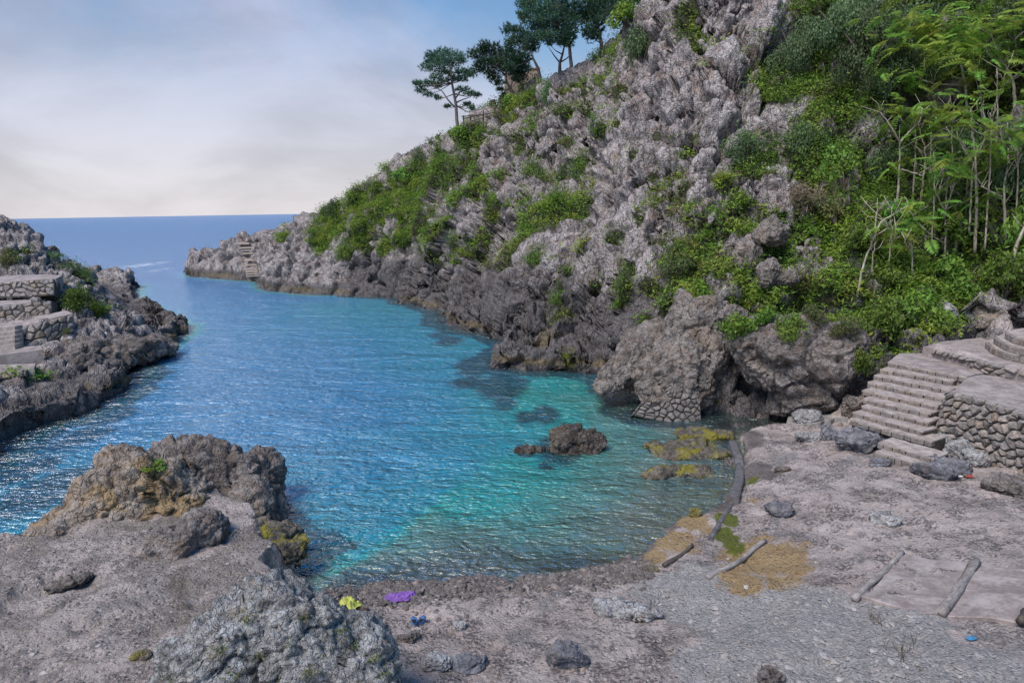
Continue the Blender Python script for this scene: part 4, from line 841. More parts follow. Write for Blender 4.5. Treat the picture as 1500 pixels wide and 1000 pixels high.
for args in [
 ('boulder', 'biggest smooth dark boulder at the left foot of the stone stairs', 'boulder', 1255, 662, 66, 36, 'slate_rock', 121, 5, .7),
 ('boulder', 'squarish dark block left of the smooth boulder by the stairs', 'boulder', 1212, 645, 24, 24, 'slate_rock', 122, 4),
 ('boulder', 'flat layered grey rock left of the squarish dark block', 'boulder', 1182, 646, 38, 14, 'grey_rock', 123, 4),
 ('boulder', 'speckled grey rock lying under the overhang on the blue grey slab', 'boulder', 1180, 621, 42, 20, 'grey_rock', 124, 5),
 ('boulder', 'small dark wedge of stone by the lowest stair', 'boulder', 1286, 682, 30, 12, 'slate_rock', 125, 4),
 ('boulder', 'grey boulder leaning against the foot of the rubble wall', 'boulder', 1404, 670, 42, 26, 'grey_rock', 126, 5),
 ('boulder', 'rounded grey boulder right of the one leaning on the rubble wall', 'boulder', 1431, 683, 36, 24, 'grey_rock', 127, 5),
 ('boulder', 'slate blue boulder at the right foot of the stairs', 'boulder', 1365, 701, 52, 24, 'slate_rock', 128, 5),
 ('boulder', 'slate blue boulder behind its twin at the right foot of the stairs', 'boulder', 1388, 692, 54, 22, 'slate_rock', 129, 5),
 ('boulder', 'upright grey stone closing the right end of the stairs', 'boulder', 1362, 641, 22, 32, 'grey_rock', 130, 4),
 ('boulder', 'pale speckled stone between the stair end and the rubble wall', 'boulder', 1382, 658, 28, 26, 'grey_rock', 131, 4),
 ('boulder', 'speckled boulder standing left of the middle stairs', 'boulder', 1249, 613, 36, 38, 'slab_rock', 132, 5),
 ('boulder', 'smooth reddish rock left of the upper stairs', 'boulder', 1252, 580, 44, 40, 'slab_rock', 133, 5),
 ('boulder', 'heap of dark rock at the beach edge below the rubble wall', 'boulder', 1478, 726, 60, 24, 'dark_rock', 134, 5),
 ('boulder', 'small speckled lump of rock on the wide beach slab', 'boulder', 1296, 769, 40, 16, 'grey_rock', 135, 5),
 ('boulder', 'dark angular stone on the concrete nearest the bottom edge', 'boulder', 831, 981, 62, 36, 'slate_rock', 136, 5),
 ('boulder', 'flat dark slate slab lying beside the mossy grey boulder', 'boulder', 684, 984, 58, 22, 'slate_rock', 137, 4),
 ('boulder', 'low rough grey stone between the slate slab and the mossy boulder', 'boulder', 640, 980, 44, 22, 'grey_rock', 138, 4),
 ('boulder', 'dark hump of rock between the kerb and the orange sand', 'boulder', 1140, 757, 42, 20, 'slate_rock', 139, 5),
 ('boulder', 'long worn grey stone bedded in the concrete in mid beach', 'boulder', 915, 905, 112, 16, 'grey_rock', 140, 5, .45),
 ('boulder', 'striped grey stone cut by the bottom edge near the middle', 'boulder', 1122, 1005, 40, 30, 'dark_rock', 141, 4),
 ('boulder', 'dark low stone in the wet hollow right of the kerb', 'boulder', 1145, 692, 26, 10, 'dark_rock', 142, 4),
 ('boulder', 'round stone in the pool before the cave', 'boulder', 1067, 612, 22, 9, 'grey_rock', 143, 4),
 ('boulder', 'pale stone at the pool edge below the overhang', 'boulder', 1117, 616, 26, 12, 'slab_rock', 144, 4),
 ('boulder', 'pink and rust streaked boulder in the bank above the path', 'boulder', 1441, 478, 46, 40, 'brown_rock', 145, 5),
 ('boulder', 'grey boulder in the bank left of the rust streaked one', 'boulder', 1384, 476, 30, 34, 'grey_rock', 146, 5),
 ('boulder', 'craggy grey boulder in the bank above the curved steps', 'boulder', 1490, 468, 50, 52, 'grey_rock', 147, 5),
 ('boulder', 'mossy dark cube of stone on the rim of the pebble shore', 'boulder', 950, 838, 26, 12, 'mossy_rock', 148, 4),
 ('boulder', 'green weed covered stone at the sand bar', 'boulder', 1018, 756, 20, 14, 'mossy_rock', 149, 4),
 ('boulder', 'small brown stone on the bare platform near the bottom left', 'boulder', 207, 966, 26, 12, 'mossy_rock', 150, 4),
 ('boulder', 'low worn hump of rock in the middle of the bare platform', 'boulder', 105, 862, 60, 14, 'slab_rock', 151, 5, .6),
 ('boulder', 'dark flat stone near the sandals on the concrete', 'boulder', 672, 923, 22, 14, 'grey_rock', 152, 4),
 ('boulder', 'dark sliver of stone lying beside the foot of the mossy boulder', 'boulder', 598, 940, 34, 12, 'dark_rock', 153, 4),
]: rock(*args)

# ------------------------------------------------------------------ stonework
def clip_poly(P, n, d):
    out = []
    for i in range(len(P)):
        a, b = P[i], P[(i+1) % len(P)]
        da, db = a@n-d, b@n-d
        if da <= 0: out.append(a)
        if (da < 0) != (db < 0) and abs(da-db) > 1e-12: out.append(a+(b-a)*(da/(da-db)))
    return out
def rubble(W, Hh, sx_, sy_, seed, jit=0.42):
    """irregular masonry cells on a W x Hh face"""
    r = np.random.default_rng(seed); pts = []
    ny = max(1, round(Hh/sy_))
    for j in range(ny):
        x = r.uniform(-.5, 0)*sx_
        while x < W+sx_*.5:
            pts.append((x+r.uniform(-jit, jit)*sx_*.5, (j+.5+r.uniform(-jit, jit))*Hh/ny)); x += sx_*r.choice([.6, .8, 1.0, 1.3, 1.6])
    pts = np.array(pts); cells = []
    for i, p in enumerate(pts):
        poly = [np.array(q) for q in ((0., 0.), (W, 0.), (W, Hh), (0., Hh))]
        dd = np.linalg.norm(pts-p, axis=1)
        for k in np.argsort(dd)[1:16]:
            n = pts[k]-p; poly = clip_poly(poly, n, n@(pts[k]+p)/2)
            if len(poly) < 3: break
        if len(poly) >= 3:
            P = np.array(poly); ar = 0.5*abs(np.sum(P[:, 0]*np.roll(P[:, 1], -1)-np.roll(P[:, 0], -1)*P[:, 1]))
            if ar > 0.08*sx_*sy_: cells.append(P)
    return cells
def stone_prism(P, gap, depth, bulge, r):
    c = P.mean(0); n = len(P)
    sc = 1-gap/max(0.05, np.mean(np.linalg.norm(P-c, axis=1)))
    o = c+(P-c)*sc; q = c+(P-c)*sc*r.uniform(.72, .84)
    # soften the corners of the cell
    mid = (o+np.roll(o, -1, 0))/2
    ring = np.empty((2*n, 2)); ring[0::2] = c+(o-c)*.93; ring[1::2] = mid
    ring2 = c+(ring-c)*r.uniform(.68, .8)
    m = 2*n; tl = r.uniform(-.35, .35, 2)
    V_ = [(*p, 0) for p in ring]+[(*p, depth*.7) for p in ring]+[(*p, depth+bulge*r.uniform(.4, 1)+tl@(p-c)) for p in ring2]+[(*c, depth+bulge)]
    F_ = []
    for k in range(m):
        j = (k+1) % m
        F_ += [(k, j, m+j, m+k), (m+k, m+j, 2*m+j, 2*m+k), (2*m+k, 2*m+j, 3*m)]
    return np.array(V_), F_
def stone_wall(name, label, cat, bottom, top, sx_, sy_, seed, mat, joined=False, depth=0.1, core=0.35, parent=None, noise_=0.0):
    """rubble wall between a bottom and a top polyline (world points, same count), outward side to the viewer"""
    bottom, top = np.array(bottom, float), np.array(top, float)
    lens = np.r_[0, np.cumsum(np.linalg.norm(np.diff((bottom+top)/2, axis=0), axis=1))]
    Hm = float(np.mean(np.linalg.norm(top-bottom, axis=1)))
    def mp_(u, v):
        b = np.array([np.interp(u, lens, bottom[:, k]) for k in range(3)]); t = np.array([np.interp(u, lens, top[:, k]) for k in range(3)])
        return b+(t-b)*v/Hm
    def nrm(u):
        e = 0.05; d = mp_(min(u+e, lens[-1]), 0)-mp_(max(u-e, 0), 0); w = mp_(u, Hm)-mp_(u, 0)
        n = np.cross(d, w); n /= np.linalg.norm(n)+1e-9
        return n if n@(CAM-mp_(u, 0)) > 0 else -n
    root = parent
    org = bottom.mean(0)
    if root is None:
        root = empty(name, tuple(org), label, cat)
    else: org = np.zeros(3)
    r = np.random.default_rng(seed); acc = []
    # core
    U = np.linspace(0, lens[-1], 12); cv, cf = [], []
    for u in U:
        n = nrm(u)
        for v in (0, Hm*0.99):
            cv += [mp_(u, v)-org, mp_(u, v)-n*core-org]
    for i in range(len(U)-1):
        a = i*4
        cf += [(a, a+4, a+6, a+2), (a+2, a+6, a+7, a+3), (a+1, a+3, a+7, a+5)]
    cf += [(0, 2, 3, 1), (len(cv)-4, len(cv)-3, len(cv)-1, len(cv)-2)]
    link('core', make_mesh('core', cv, cf, [MT['mortar'], MT['paving']], mat_idx=[0, 1, 0]*(len(U)-1)+[0, 0]), root)
    for P in rubble(lens[-1], Hm, sx_, sy_, seed):
        v, f = stone_prism(P, 0.012, depth, depth*.55, r)
        W_ = np.array([mp_(a, b)+nrm(a)*(c-depth*.25) for a, b, c in v])-org
        if joined: acc.append((W_, f))
        else:
            c = W_.mean(0); link('stone', make_mesh('stone', W_-c, f, MT[mat]), root, tuple(c))
    if joined:
        v, f = join(acc); tag(link('stonework', make_mesh('stonework', v, f, MT[mat]), root), kind='stuff')
    return root
def prism(name, top_pts, zbot, mat, kind='structure', parent=None, label=None, cat=None):
    """solid slab under a top outline (world points), sides down to zbot"""
    T = np.array(top_pts, float); n = len(T); B = T.copy(); B[:, 2] = zbot
    c = T.mean(0)
    me = make_mesh(name, np.vstack([T, B])-c, [tuple(range(n))]+[(i, n+i, n+(i+1) % n, (i+1) % n) for i in range(n)], MT[mat])
    return tag(link(name, me, parent, tuple(c)), label, cat, None, kind)

# main stairs: eleven rubble faced steps
EDGE = [((1282, 661), (1357, 683)), ((1286, 647), (1369, 671)), ((1245, 614), (1366, 646)), ((1249, 603), (1352, 631)), ((1262, 594), (1360, 618)), ((1264, 583), (1364, 605)), ((1263, 571), (1374, 594)), ((1271, 559), (1385, 583)), ((1280, 549), (1391, 571)), ((1289, 540), (1397, 558)), ((1300, 530), (1415, 552))]
NS = len(EDGE); ZS = [1.02+0.135*k for k in range(NS)]
E3 = [(at_z(*a, z), at_z(*b, z)) for (a, b), z in zip(EDGE, ZS)]
stairs = empty('stone_staircase', tuple((E3[0][0]+E3[0][1])/2), 'wide flight of rubble faced stone stairs climbing from the beach to the terrace', 'stairs')
so = np.array(stairs.location)
for k in range(NS):
    L, R = E3[k]
    e = (R-L); e[2] = 0; Ln = np.linalg.norm(e); e /= Ln
    back = np.array([-e[1], e[0], 0])
    if back[1] < 0: back = -back
    dep = 0.62 if k < NS-1 else 1.0
    r = np.random.default_rng(300+k)
    nseg = 9
    tv, tf = [], []
    for i in range(nseg+1):
        t = i/nseg; p = L+(R-L)*t; j = r.uniform(-.025, .025)
        for q, dz in ((0.0+j, 0), (0.0+j, -.04), (dep, -.04), (dep, 0)): tv.append(p+back*q+np.array([0, 0, dz+r.uniform(-.012, .012)])-so)
    for i in range(nseg):
        a, b = i*4, i*4+4
        tf += [(a, b, b+3, a+3), (a+1, b+1, b, a), (a+2, b+2, b+1, a+1), (a+3, b+3, b+2, a+2)]
    tf += [(0, 3, 2, 1), (nseg*4, nseg*4+1, nseg*4+2, nseg*4+3)]
    st = link('step', make_mesh('step', tv, tf, MT['tread']), stairs)
    z0 = (ZS[k-1] if k else 0.80)-0.02
    u = 0.0
    while u < Ln-0.06:
        w = min(r.choice([.16, .22, .27, .33]), Ln-u); p = L+e*(u+w/2)+back*(.035+r.uniform(-.02, .015))
        h = ZS[k]-.03-z0
        bx = np.array([(sx0*(w/2-.003), sy0, sz0) for sx0 in (-1, 1) for sy0 in (-.055, .16) for sz0 in (.0, h)])
        Vv = []
        for a, b, c in bx: Vv.append(e*(a*(1+r.uniform(-.1, 0)))+back*(b+r.uniform(-.012, .01))+np.array([0, 0, c+r.uniform(-.012, .004)]))
        Vv = np.array(Vv); cen = p.copy(); cen[2] = z0
        bm = bmesh.new(); vs = [bm.verts.new(tuple(q)) for q in Vv]
        for fc in ((0, 1, 3, 2), (4, 6, 7, 5), (0, 4, 5, 1), (2, 3, 7, 6), (1, 5, 7, 3), (0, 2, 6, 4)): bm.faces.new([vs[i] for i in fc])
        bmesh.ops.bevel(bm, geom=bm.edges[:], offset=.014, segments=1, affect='EDGES')
        me = bpy.data.meshes.new('stone'); bm.to_mesh(me); bm.free(); me.materials.append(MT['riser_stone'])
        link('stone', me, st, tuple(cen-so)); u += w
    # fill under the step
    q = [L+back*.12, R+back*.12, R+back*(dep), L+back*(dep)]
    for a in q: a[2] = ZS[k]-.06
    pr = prism('step_fill', [a-so for a in q], z0-.15-so[2], 'mortar', None, stairs)

# terrace, landing and upper path
Zt = 2.37
prism('terrace', [at_z(*p, Zt) for p in [(1397, 573), (1416, 553), (1440, 548), (1515, 560), (1680, 600), (1700, 680), (1600, 629), (1508, 598), (1440, 579)]], 0.7, 'paving')
prism('landing', [at_z(*p, Zt+.01) for p in [(1302, 529), (1416, 551), (1440, 546), (1372, 517), (1318, 517)]], 1.6, 'paving')
prism('upper_path', [at_z(*p, 2.66) for p in [(1352, 508), (1372, 512), (1440, 529), (1512, 547), (1680, 585), (1700, 540), (1510, 505), (1440, 494), (1380, 500)]], 1.8, 'paving')
stone_wall('retaining_wall', 'dry rubble retaining wall holding the terrace right of the stairs', 'wall',
           [at_z(*p) for p in [(1367, 652, .85), (1400, 664, .85), (1440, 678, .85), (1510, 704, .86), (1640, 754, .9)]], [at_z(*p) for p in [(1389, 572, Zt+.03), (1412, 577, Zt+.03), (1440, 584, Zt+.03), (1508, 604, Zt+.03), (1640, 650, Zt+.03)]], .24, .18, 5, 'wall_stone', depth=.1)
stone_wall('kerb_wall', 'low rubble kerb along the front of the upper path', 'wall', [at_z(*p) for p in [(1366, 518, 2.34), (1440, 546, 2.34), (1512, 562, 2.34), (1640, 597, 2.34)]], [at_z(*p) for p in [(1366, 511, 2.68), (1440, 528, 2.68), (1512, 546, 2.68), (1640, 577, 2.68)]], .26, .2, 8, 'wall_stone', depth=.08, core=.2)
arc = [[(1447, 500), (1458, 510), (1478, 517), (1512, 523), (1600, 535)], [(1459, 493), (1472, 502), (1490, 508), (1512, 512), (1600, 524)], [(1475, 486), (1488, 493), (1512, 499), (1600, 512)]]
cst = empty('curved_steps', tuple(at_z(1490, 515, 2.66)), 'three curved stone steps rising from the upper path at the frame edge', 'steps')
co = np.array(cst.location)
for k, ed in enumerate(arc):
    z = 2.86+.2*k
    pts = [at_z(*p, z) for p in ed]; bk = [at_z(*p, z) for p in [(1600, 492), (1510, 479), (1486, 482)]]
    stp = prism('step', [p-co for p in pts+bk], 2.4-co[2], 'tread', None, cst)
    lo = [p*1 for p in pts]
    for p in lo: p[2] = z-.2
    hi = [p*1 for p in pts]
    for p in hi: p[2] = z-.03
    stone_wall('riser', '', '', [p-co for p in lo], [p-co for p in hi], .3, .2, 60+k, 'wall_stone', joined=True, depth=.05, core=.1, parent=stp) if False else None
    r = np.random.default_rng(70+k); acc = []
    cum_ = np.r_[0, np.cumsum(np.linalg.norm(np.diff(np.array(lo), axis=0), axis=1))]; u = 0
    while u < cum_[-1]-.1:
        w = min(r.choice([.25, .32, .4]), cum_[-1]-u); A0 = np.array([np.interp(u+.01, cum_, np.array(lo)[:, q]) for q in range(3)]); A1 = np.array([np.interp(u+w-.012, cum_, np.array(lo)[:, q]) for q in range(3)])
        ee = A1-A0; nn_ = np.array([ee[1], -ee[0], 0]); nn_ /= np.linalg.norm(nn_)
        if nn_@(CAM-A0) < 0: nn_ = -nn_
        q0 = .05+r.uniform(0, .02)
        vv = np.array([A0-nn_*.02, A1-nn_*.02, A1-nn_*.02+[0, 0, .185], A0-nn_*.02+[0, 0, .185], A0+nn_*q0+ee*.06+[0, 0, .015], A1+nn_*q0-ee*.06+[0, 0, .015], A1+nn_*q0-ee*.06+[0, 0, .17], A0+nn_*q0+ee*.06+[0, 0, .17]])
        c = vv.mean(0)
        link('stone', make_mesh('stone', vv-c, [(4, 5, 6, 7), (0, 1, 5, 4), (1, 2, 6, 5), (2, 3, 7, 6), (3, 0, 4, 7)], MT['wall_stone']), stp, tuple(c-co-np.array(stp.location))); u += w
# patch of sea masonry at the foot of the buttress
bm_b = [at_Y(*p) for p in [(925, 608, 22.3), (975, 620, 21.95), (1028, 624, 21.85)]]; bm_t = [at_Y(*p) for p in [(955, 570, 22.9), (988, 558, 22.5), (1022, 556, 22.45)]]
stone_wall('sea_masonry', 'patch of old dark masonry plugging the foot of the sea buttress', 'wall', bm_b, bm_t, .22, .15, 14, 'dark_stone', depth=.09, core=.8)
# terraces on the far left shore
def lw(label, bot, top, seed, sx_=.34, sy_=.26):
    return stone_wall('terrace_wall', label, 'wall', [at_Y(*p) for p in bot], [at_Y(*p) for p in top], sx_, sy_, seed, 'wall_stone', joined=True, depth=.1, core=.5)
lw('longest dry stone terrace wall on the left shore, below the middle terrace', [(20, 511, 29.6), (60, 505, 29.9), (106, 486, 31.2)], [(20, 484, 29.8), (60, 472, 30.2), (106, 460, 31.4)], 31)
lw('dry stone terrace wall at the frame edge between the upper and middle terraces', [(-60, 482, 31.4), (0, 473, 31.5), (76, 461, 32.0)], [(-60, 452, 31.6), (0, 448, 31.7), (76, 441, 32.2)], 33)
lw('thin band of dry stone holding the uppermost left terrace', [(-60, 444, 33.3), (0, 438, 33.4), (80, 433, 33.6)], [(-60, 418, 33.8), (0, 415, 33.9), (80, 409, 34.1)], 35)
lw('low broken terrace wall under the lowest left terrace', [(-60, 563, 25.4), (0, 556, 25.6), (40, 552, 25.8)], [(-60, 549, 25.5), (0, 545, 25.7), (40, 541, 25.9)], 37)
def lt(pts, dz=.5):
    T = np.array([at_Y(*p) for p in pts]); prism('terrace', T, T[:, 2].min()-dz, 'paving')
lt([(-60, 417, 33.8), (0, 414, 33.9), (82, 408, 34.1), (92, 403, 35.2), (60, 402, 36), (-60, 406, 36)])
lt([(-60, 451, 31.6), (0, 447, 31.7), (46, 443, 31.9), (44, 439, 33), (-60, 442, 33)])
lt([(20, 483, 29.8), (60, 471, 30.2), (107, 459, 31.4), (96, 455, 32.4), (0, 470, 31.4), (-40, 478, 31), (-40, 492, 29.2)])
lt([(-40, 525, 27.4), (0, 520, 27.5), (62, 512, 28), (60, 506, 29), (0, 509, 29), (-40, 512, 29)])
lt([(-40, 551, 25.6), (0, 545, 25.7), (50, 539, 26), (52, 532, 27), (-40, 536, 27)])
lt([(112, 502, 30.6), (170, 499, 31.3), (228, 498, 33.0), (225, 494.5, 34.2), (170, 494.5, 32.8), (112, 498, 31.8)], .25)
outcrop('rock_outcrop', 'dark rock shelf under the pale ledge of the left shore', 'rock outcrop', [(140, 520, 30.6, 90, 46, 2.6, .1, 95, 5), (195, 512, 32.2, 90, 34, 2.6, .05, 96, 5), (110, 535, 29.2, 70, 50, 2.2, -.2, 97, 5), (235, 508, 34.0, 46, 26, 2.0, .2, 98, 5)], 'dark_rock')
ls_ = empty('terrace_steps', tuple(at_Y(8, 505, 28.7)), 'short flight of worn stone steps between two terraces at the frame edge', 'steps')
lo_ = np.array(ls_.location)
for k in range(5):
    a, b = at_Y(-14, 509-7*k, 28.4+.25*k), at_Y(21, 504-6.5*k, 28.5+.25*k)
    bx = [a, b, b+[0, .5, 0], a+[0, .5, 0]]
    prism('step', [p-lo_ for p in bx], min(p[2] for p in bx)-.3-lo_[2], 'tread', None, ls_)
# stairs cut in the headland
hs = empty('headland_stairs', tuple(base_at(369, 402)), 'narrow rock cut stairs climbing the headland from the sea', 'stairs'); ho = np.array(hs.location)
path = [(369, 403), (367, 387), (364, 370), (357, 360), (353, 350)]
for k in range(19):
    t = k/20*4; i = min(int(t), 3); u = t-i
    px, py = path[i][0]+(path[i+1][0]-path[i][0])*u, path[i][1]+(path[i+1][1]-path[i][1])*u
    a, b = at_Y(px-9, py+.3, base_at(px, py)[1]-.3-.01*k), at_Y(px+9, py-.3, base_at(px, py)[1]-.15-.01*k)
    T = [a, b, b+[0.1, .6, 0.05], a+[.1, .6, 0.05]]
    prism('step', [q-ho for q in T], min(q[2] for q in T)-.16-ho[2], 'render' if k % 3 else 'tread', None, hs)

# kerb, poles, slabs
def strip(name, label, cat, pts, w, h, mat, zlift=0.0):
    P = np.array([base_at(*p) for p in pts]); c = P[0].copy(); P = P-c
    sm = np.array([np.interp(np.linspace(0, len(P)-1, 17), range(len(P)), P[:, k]) for k in range(3)]).T
    for _ in range(3): sm[1:-1] = (sm[:-2]+2*sm[1:-1]+sm[2:])/4
    v, f = [], []
    for i in range(len(sm)):
        t = sm[min(i+1, 16)]-sm[max(i-1, 0)]; t[2] = 0; t /= np.linalg.norm(t); n = np.array([-t[1], t[0], 0])
        jt = RNG.uniform(-.012, .012)
        for a, b in ((-w/2, -.3), (-w/2+.02+jt, h-.03), (-w/2+.05, h+jt), (w/2-.05, h+jt), (w/2-.02+jt, h-.03), (w/2, -.3)): v.append(sm[i]+n*a+np.array([0, 0, b+zlift]))
    for i in range(16):
        for k in range(5): f.append((i*6+k, i*6+6+k, i*6+7+k, i*6+k+1))
    f += [tuple(range(6)), tuple(range(96, 102))[::-1]]
    return tag(link(name, make_mesh(name, v, f, MT[mat]), None, tuple(c)), label, cat)
strip('kerb', 'curved dark concrete kerb between the weedy pool and the beach', 'kerb', [(1064, 655), (1078, 670), (1085, 690), (1083, 712), (1074, 738)], .26, .2, 'kerb')
strip('kerb', 'low dark kerb continuing down to the sand bar', 'kerb', [(1070, 738), (1055, 762), (1043, 788)], .16, .05, 'kerb')
def pole(name, label, cat, a, b, r0, r1, mat, bend=.05, n=14, lift=.03, seg=8):
    A, B = base_at(*a), base_at(*b); P = []
    A = A+[0, 0, lift]; B = B+[0, 0, lift]
    per = np.cross(B-A, [0, 0, 1]); per /= np.linalg.norm(per)
    for i in range(n):
        t = i/(n-1); P.append(A+(B-A)*t+per*(bend*math.sin(t*5.1)*.6)+np.array([0, 0, .02*math.sin(t*7)]))
    rr = [(r0+(r1-r0)*i/(n-1))*(1+RNG.uniform(-.12, .12)) for i in range(n)]
    v, f = tube(np.array(P)-A, rr, seg); v += fbm(v*14, 3, 3)[:, None]*.012
    return tag(link(name, make_mesh(name, v, f, MT[mat], True), None, tuple(A)), label, cat)
pole('driftwood_pole', 'long bleached pole lying along the edge of the orange sand', 'pole', (1036, 846), (1124, 794), .055, .045, 'driftwood', .1)
pole('wet_stick', 'short dark wet log lying on the sand bar', 'log', (970, 828), (1016, 801), .05, .035, 'wetwood', .05)
pole('timber_beam', 'pale worn beam set in the concrete, first from the orange sand', 'beam', (1250, 881), (1320, 813), .06, .055, 'driftwood', .01, lift=.05, seg=5)
pole('timber_beam', 'split double beam set in the concrete nearest the frame edge', 'beam', (1376, 900), (1430, 826), .075, .07, 'driftwood', .015, lift=.05, seg=5)
pole('timber_beam', 'loose thinner beam lying against the split double one', 'beam', (1385, 896), (1422, 842), .05, .045, 'driftwood', .02, lift=.03, seg=5)
pole('wet_stick', 'dark stump of post standing at the frame edge beside the concrete panel', 'post', (1494, 920), (1500, 904), .07, .06, 'wetwood', 0, 5, .1)
def slab(name, label, pts, up=.03, mat='concrete', cat='slab'):
    P = []
    for k in range(len(pts)):
        a, b = pts[k], pts[(k+1) % len(pts)]
        for t in np.linspace(0, 1, 6)[:-1]: P.append((a[0]+(b[0]-a[0])*t+RNG.uniform(-1.2, 1.2), a[1]+(b[1]-a[1])*t+RNG.uniform(-.8, .8)))
    T = np.array([base_at(*p) for p in P]); c = T.mean(0)
    # fit a plane so that the slab lies flat on the swells
    A_ = np.column_stack([T[:, :2]-c[:2], np.ones(len(T))]); co_ = np.linalg.lstsq(A_, T[:, 2], rcond=None)[0]
    T[:, 2] = A_@co_+up
    n = len(T); B = T.copy(); B[:, 2] -= .25
    Tin = c+(T-c)*.985; Tin[:, 2] = T[:, 2]; T2 = T.copy(); T2[:, 2] -= .015
    v = np.vstack([Tin, T2, B])-c; f = [tuple(range(n))]
    for i in range(n):
        j = (i+1) % n; f += [(i, n+i, n+j, j), (n+i, 2*n+i, 2*n+j, n+j)]
    return tag(link(name, make_mesh(name, v, f, MT[mat]), None, tuple(c)), label, cat)
slab('concrete_panel', 'pinkish concrete panel between the two timber beams', [(1262, 880), (1324, 816), (1420, 827), (1372, 901)], .045, 'paving')
slab('concrete_panel', 'pinkish concrete panel cut off by the frame, right of the split beam', [(1388, 903), (1436, 828), (1520, 838), (1520, 919)], .045, 'paving')
slab('boat_slab', 'blue grey worn slab under the overhanging rock', [(1150, 622), (1165, 605), (1225, 602), (1240, 614), (1200, 624)], .03, 'concrete')

# pebbles and stones bedded in the ground: pieces of the beach
protos = [make_mesh('stone', lump((1, 1, .5), 200+k, 2, .9)[0], ICO[2][1], None, True) for k in range(6)]
def scatter_stone(px, py, size, mat, parent, flat=.35):
    i = surf(px, py, 6)
    if i is None: return
    p = V[i]
    me = PM[(mat, RNG.integers(6))]
    o = link('stone', me, parent, (p[0], p[1], p[2]-size*.06), (RNG.uniform(-.15, .15), RNG.uniform(-.15, .15), RNG.uniform(0, 6.28)), (size*RNG.uniform(.8, 1.4), size*RNG.uniform(.6, 1), size*flat*2))
PM = {}
for k, p in enumerate(protos):
    for mname in ('pale_stone', 'pebble'):
        q = p.copy(); q.materials.clear(); q.materials.append(MT[mname]); PM[(mname, k)] = q
beach = TERR['beach']
r = np.random.default_rng(5); cnt = 0
while cnt < 200:       # pale stones showing in the grey concrete
    px, py = r.uniform(960, 1440), r.uniform(850, 1000)
    i = surf(px, py, 4)
    if i is None or a_grav[i] < .6: continue
    scatter_stone(px, py, r.choice([.08, .12, .16, .22]), 'pale_stone', beach, .13); cnt += 1
for _ in range(50):
    scatter_stone(r.uniform(0, 300), r.uniform(800, 995), r.choice([.06, .09, .13]), 'pale_stone', beach, .14)
for _ in range(50):    # dark stones on the pale concrete and along the rim of the shore
    px = r.uniform(560, 930); py = 862+r.exponential(22)
    scatter_stone(px, py, r.choice([.06, .09, .12]), 'pebble', beach, .35)
# heap of wave worn pebbles along the water line
acc = []
for _ in range(7000):
    px = r.uniform(470, 955); py = np.interp(px, [470, 560, 640, 720, 800, 880, 955], [872, 862, 856, 851, 847, 841, 832])+r.normal(0, 1)*6+r.exponential(1)*5*(r.uniform() < .3)+(4 if px < 660 else 0)
    i = surf(px, py, 5)
    if i is None: continue
    v, f = ICO[1]; s = r.choice([.02, .03, .045, .06, .09], p=[.25, .3, .25, .15, .05])
    R_ = np.array(Matrix.Rotation(r.uniform(0, 6.28), 3, 'Z') @ Matrix.Rotation(r.uniform(-.4, .4), 3, 'X'))
    w = (v*(1+.38*r.uniform(-1, 1, (len(v), 1)))*[s, s*r.uniform(.6, 1), s*r.uniform(.4, .8)])@R_.T+V[i]+[0, 0, s*.1]
    acc.append((w, f))
vv = np.concatenate([a for a, _ in acc]); ff = np.concatenate([f+k*len(acc[0][0]) for k, (_, f) in enumerate(acc)])
tag(link('pebbles', make_mesh('pebbles', vv, ff, MT['pebble'], False)), 'dark wave worn pebbles heaped along the edge of the water', None, None, 'stuff')

# loose grit and chippings on the trodden ground
acc = []; r = np.random.default_rng(9); gi = np.where((conc > .8) & (V[:, 2] > .12) & (pxv > -20) & (pxv < 1520) & (pyv > 640) & (dzv > 3))[0]
for i in r.choice(gi, 6500):
    v, f = ICO[1]; s = r.choice([.008, .014, .022, .035], p=[.4, .35, .2, .05])*(.7+dzv[i]/25)
    acc.append((v*[s, s*r.uniform(.6, 1), s*r.uniform(.3, .6)]*(1+.3*r.uniform(-1, 1, (len(v), 1)))+V[i]+[r.normal(0, .04), r.normal(0, .04), 0], f))
vv = np.concatenate([a for a, _ in acc]); ff = np.concatenate([f+k*len(acc[0][0]) for k, (_, f) in enumerate(acc)])
tag(link('grit', make_mesh('grit', vv, ff, MT['grit'], False)), 'loose grit and stone chips on the trodden ground', None, None, 'stuff')
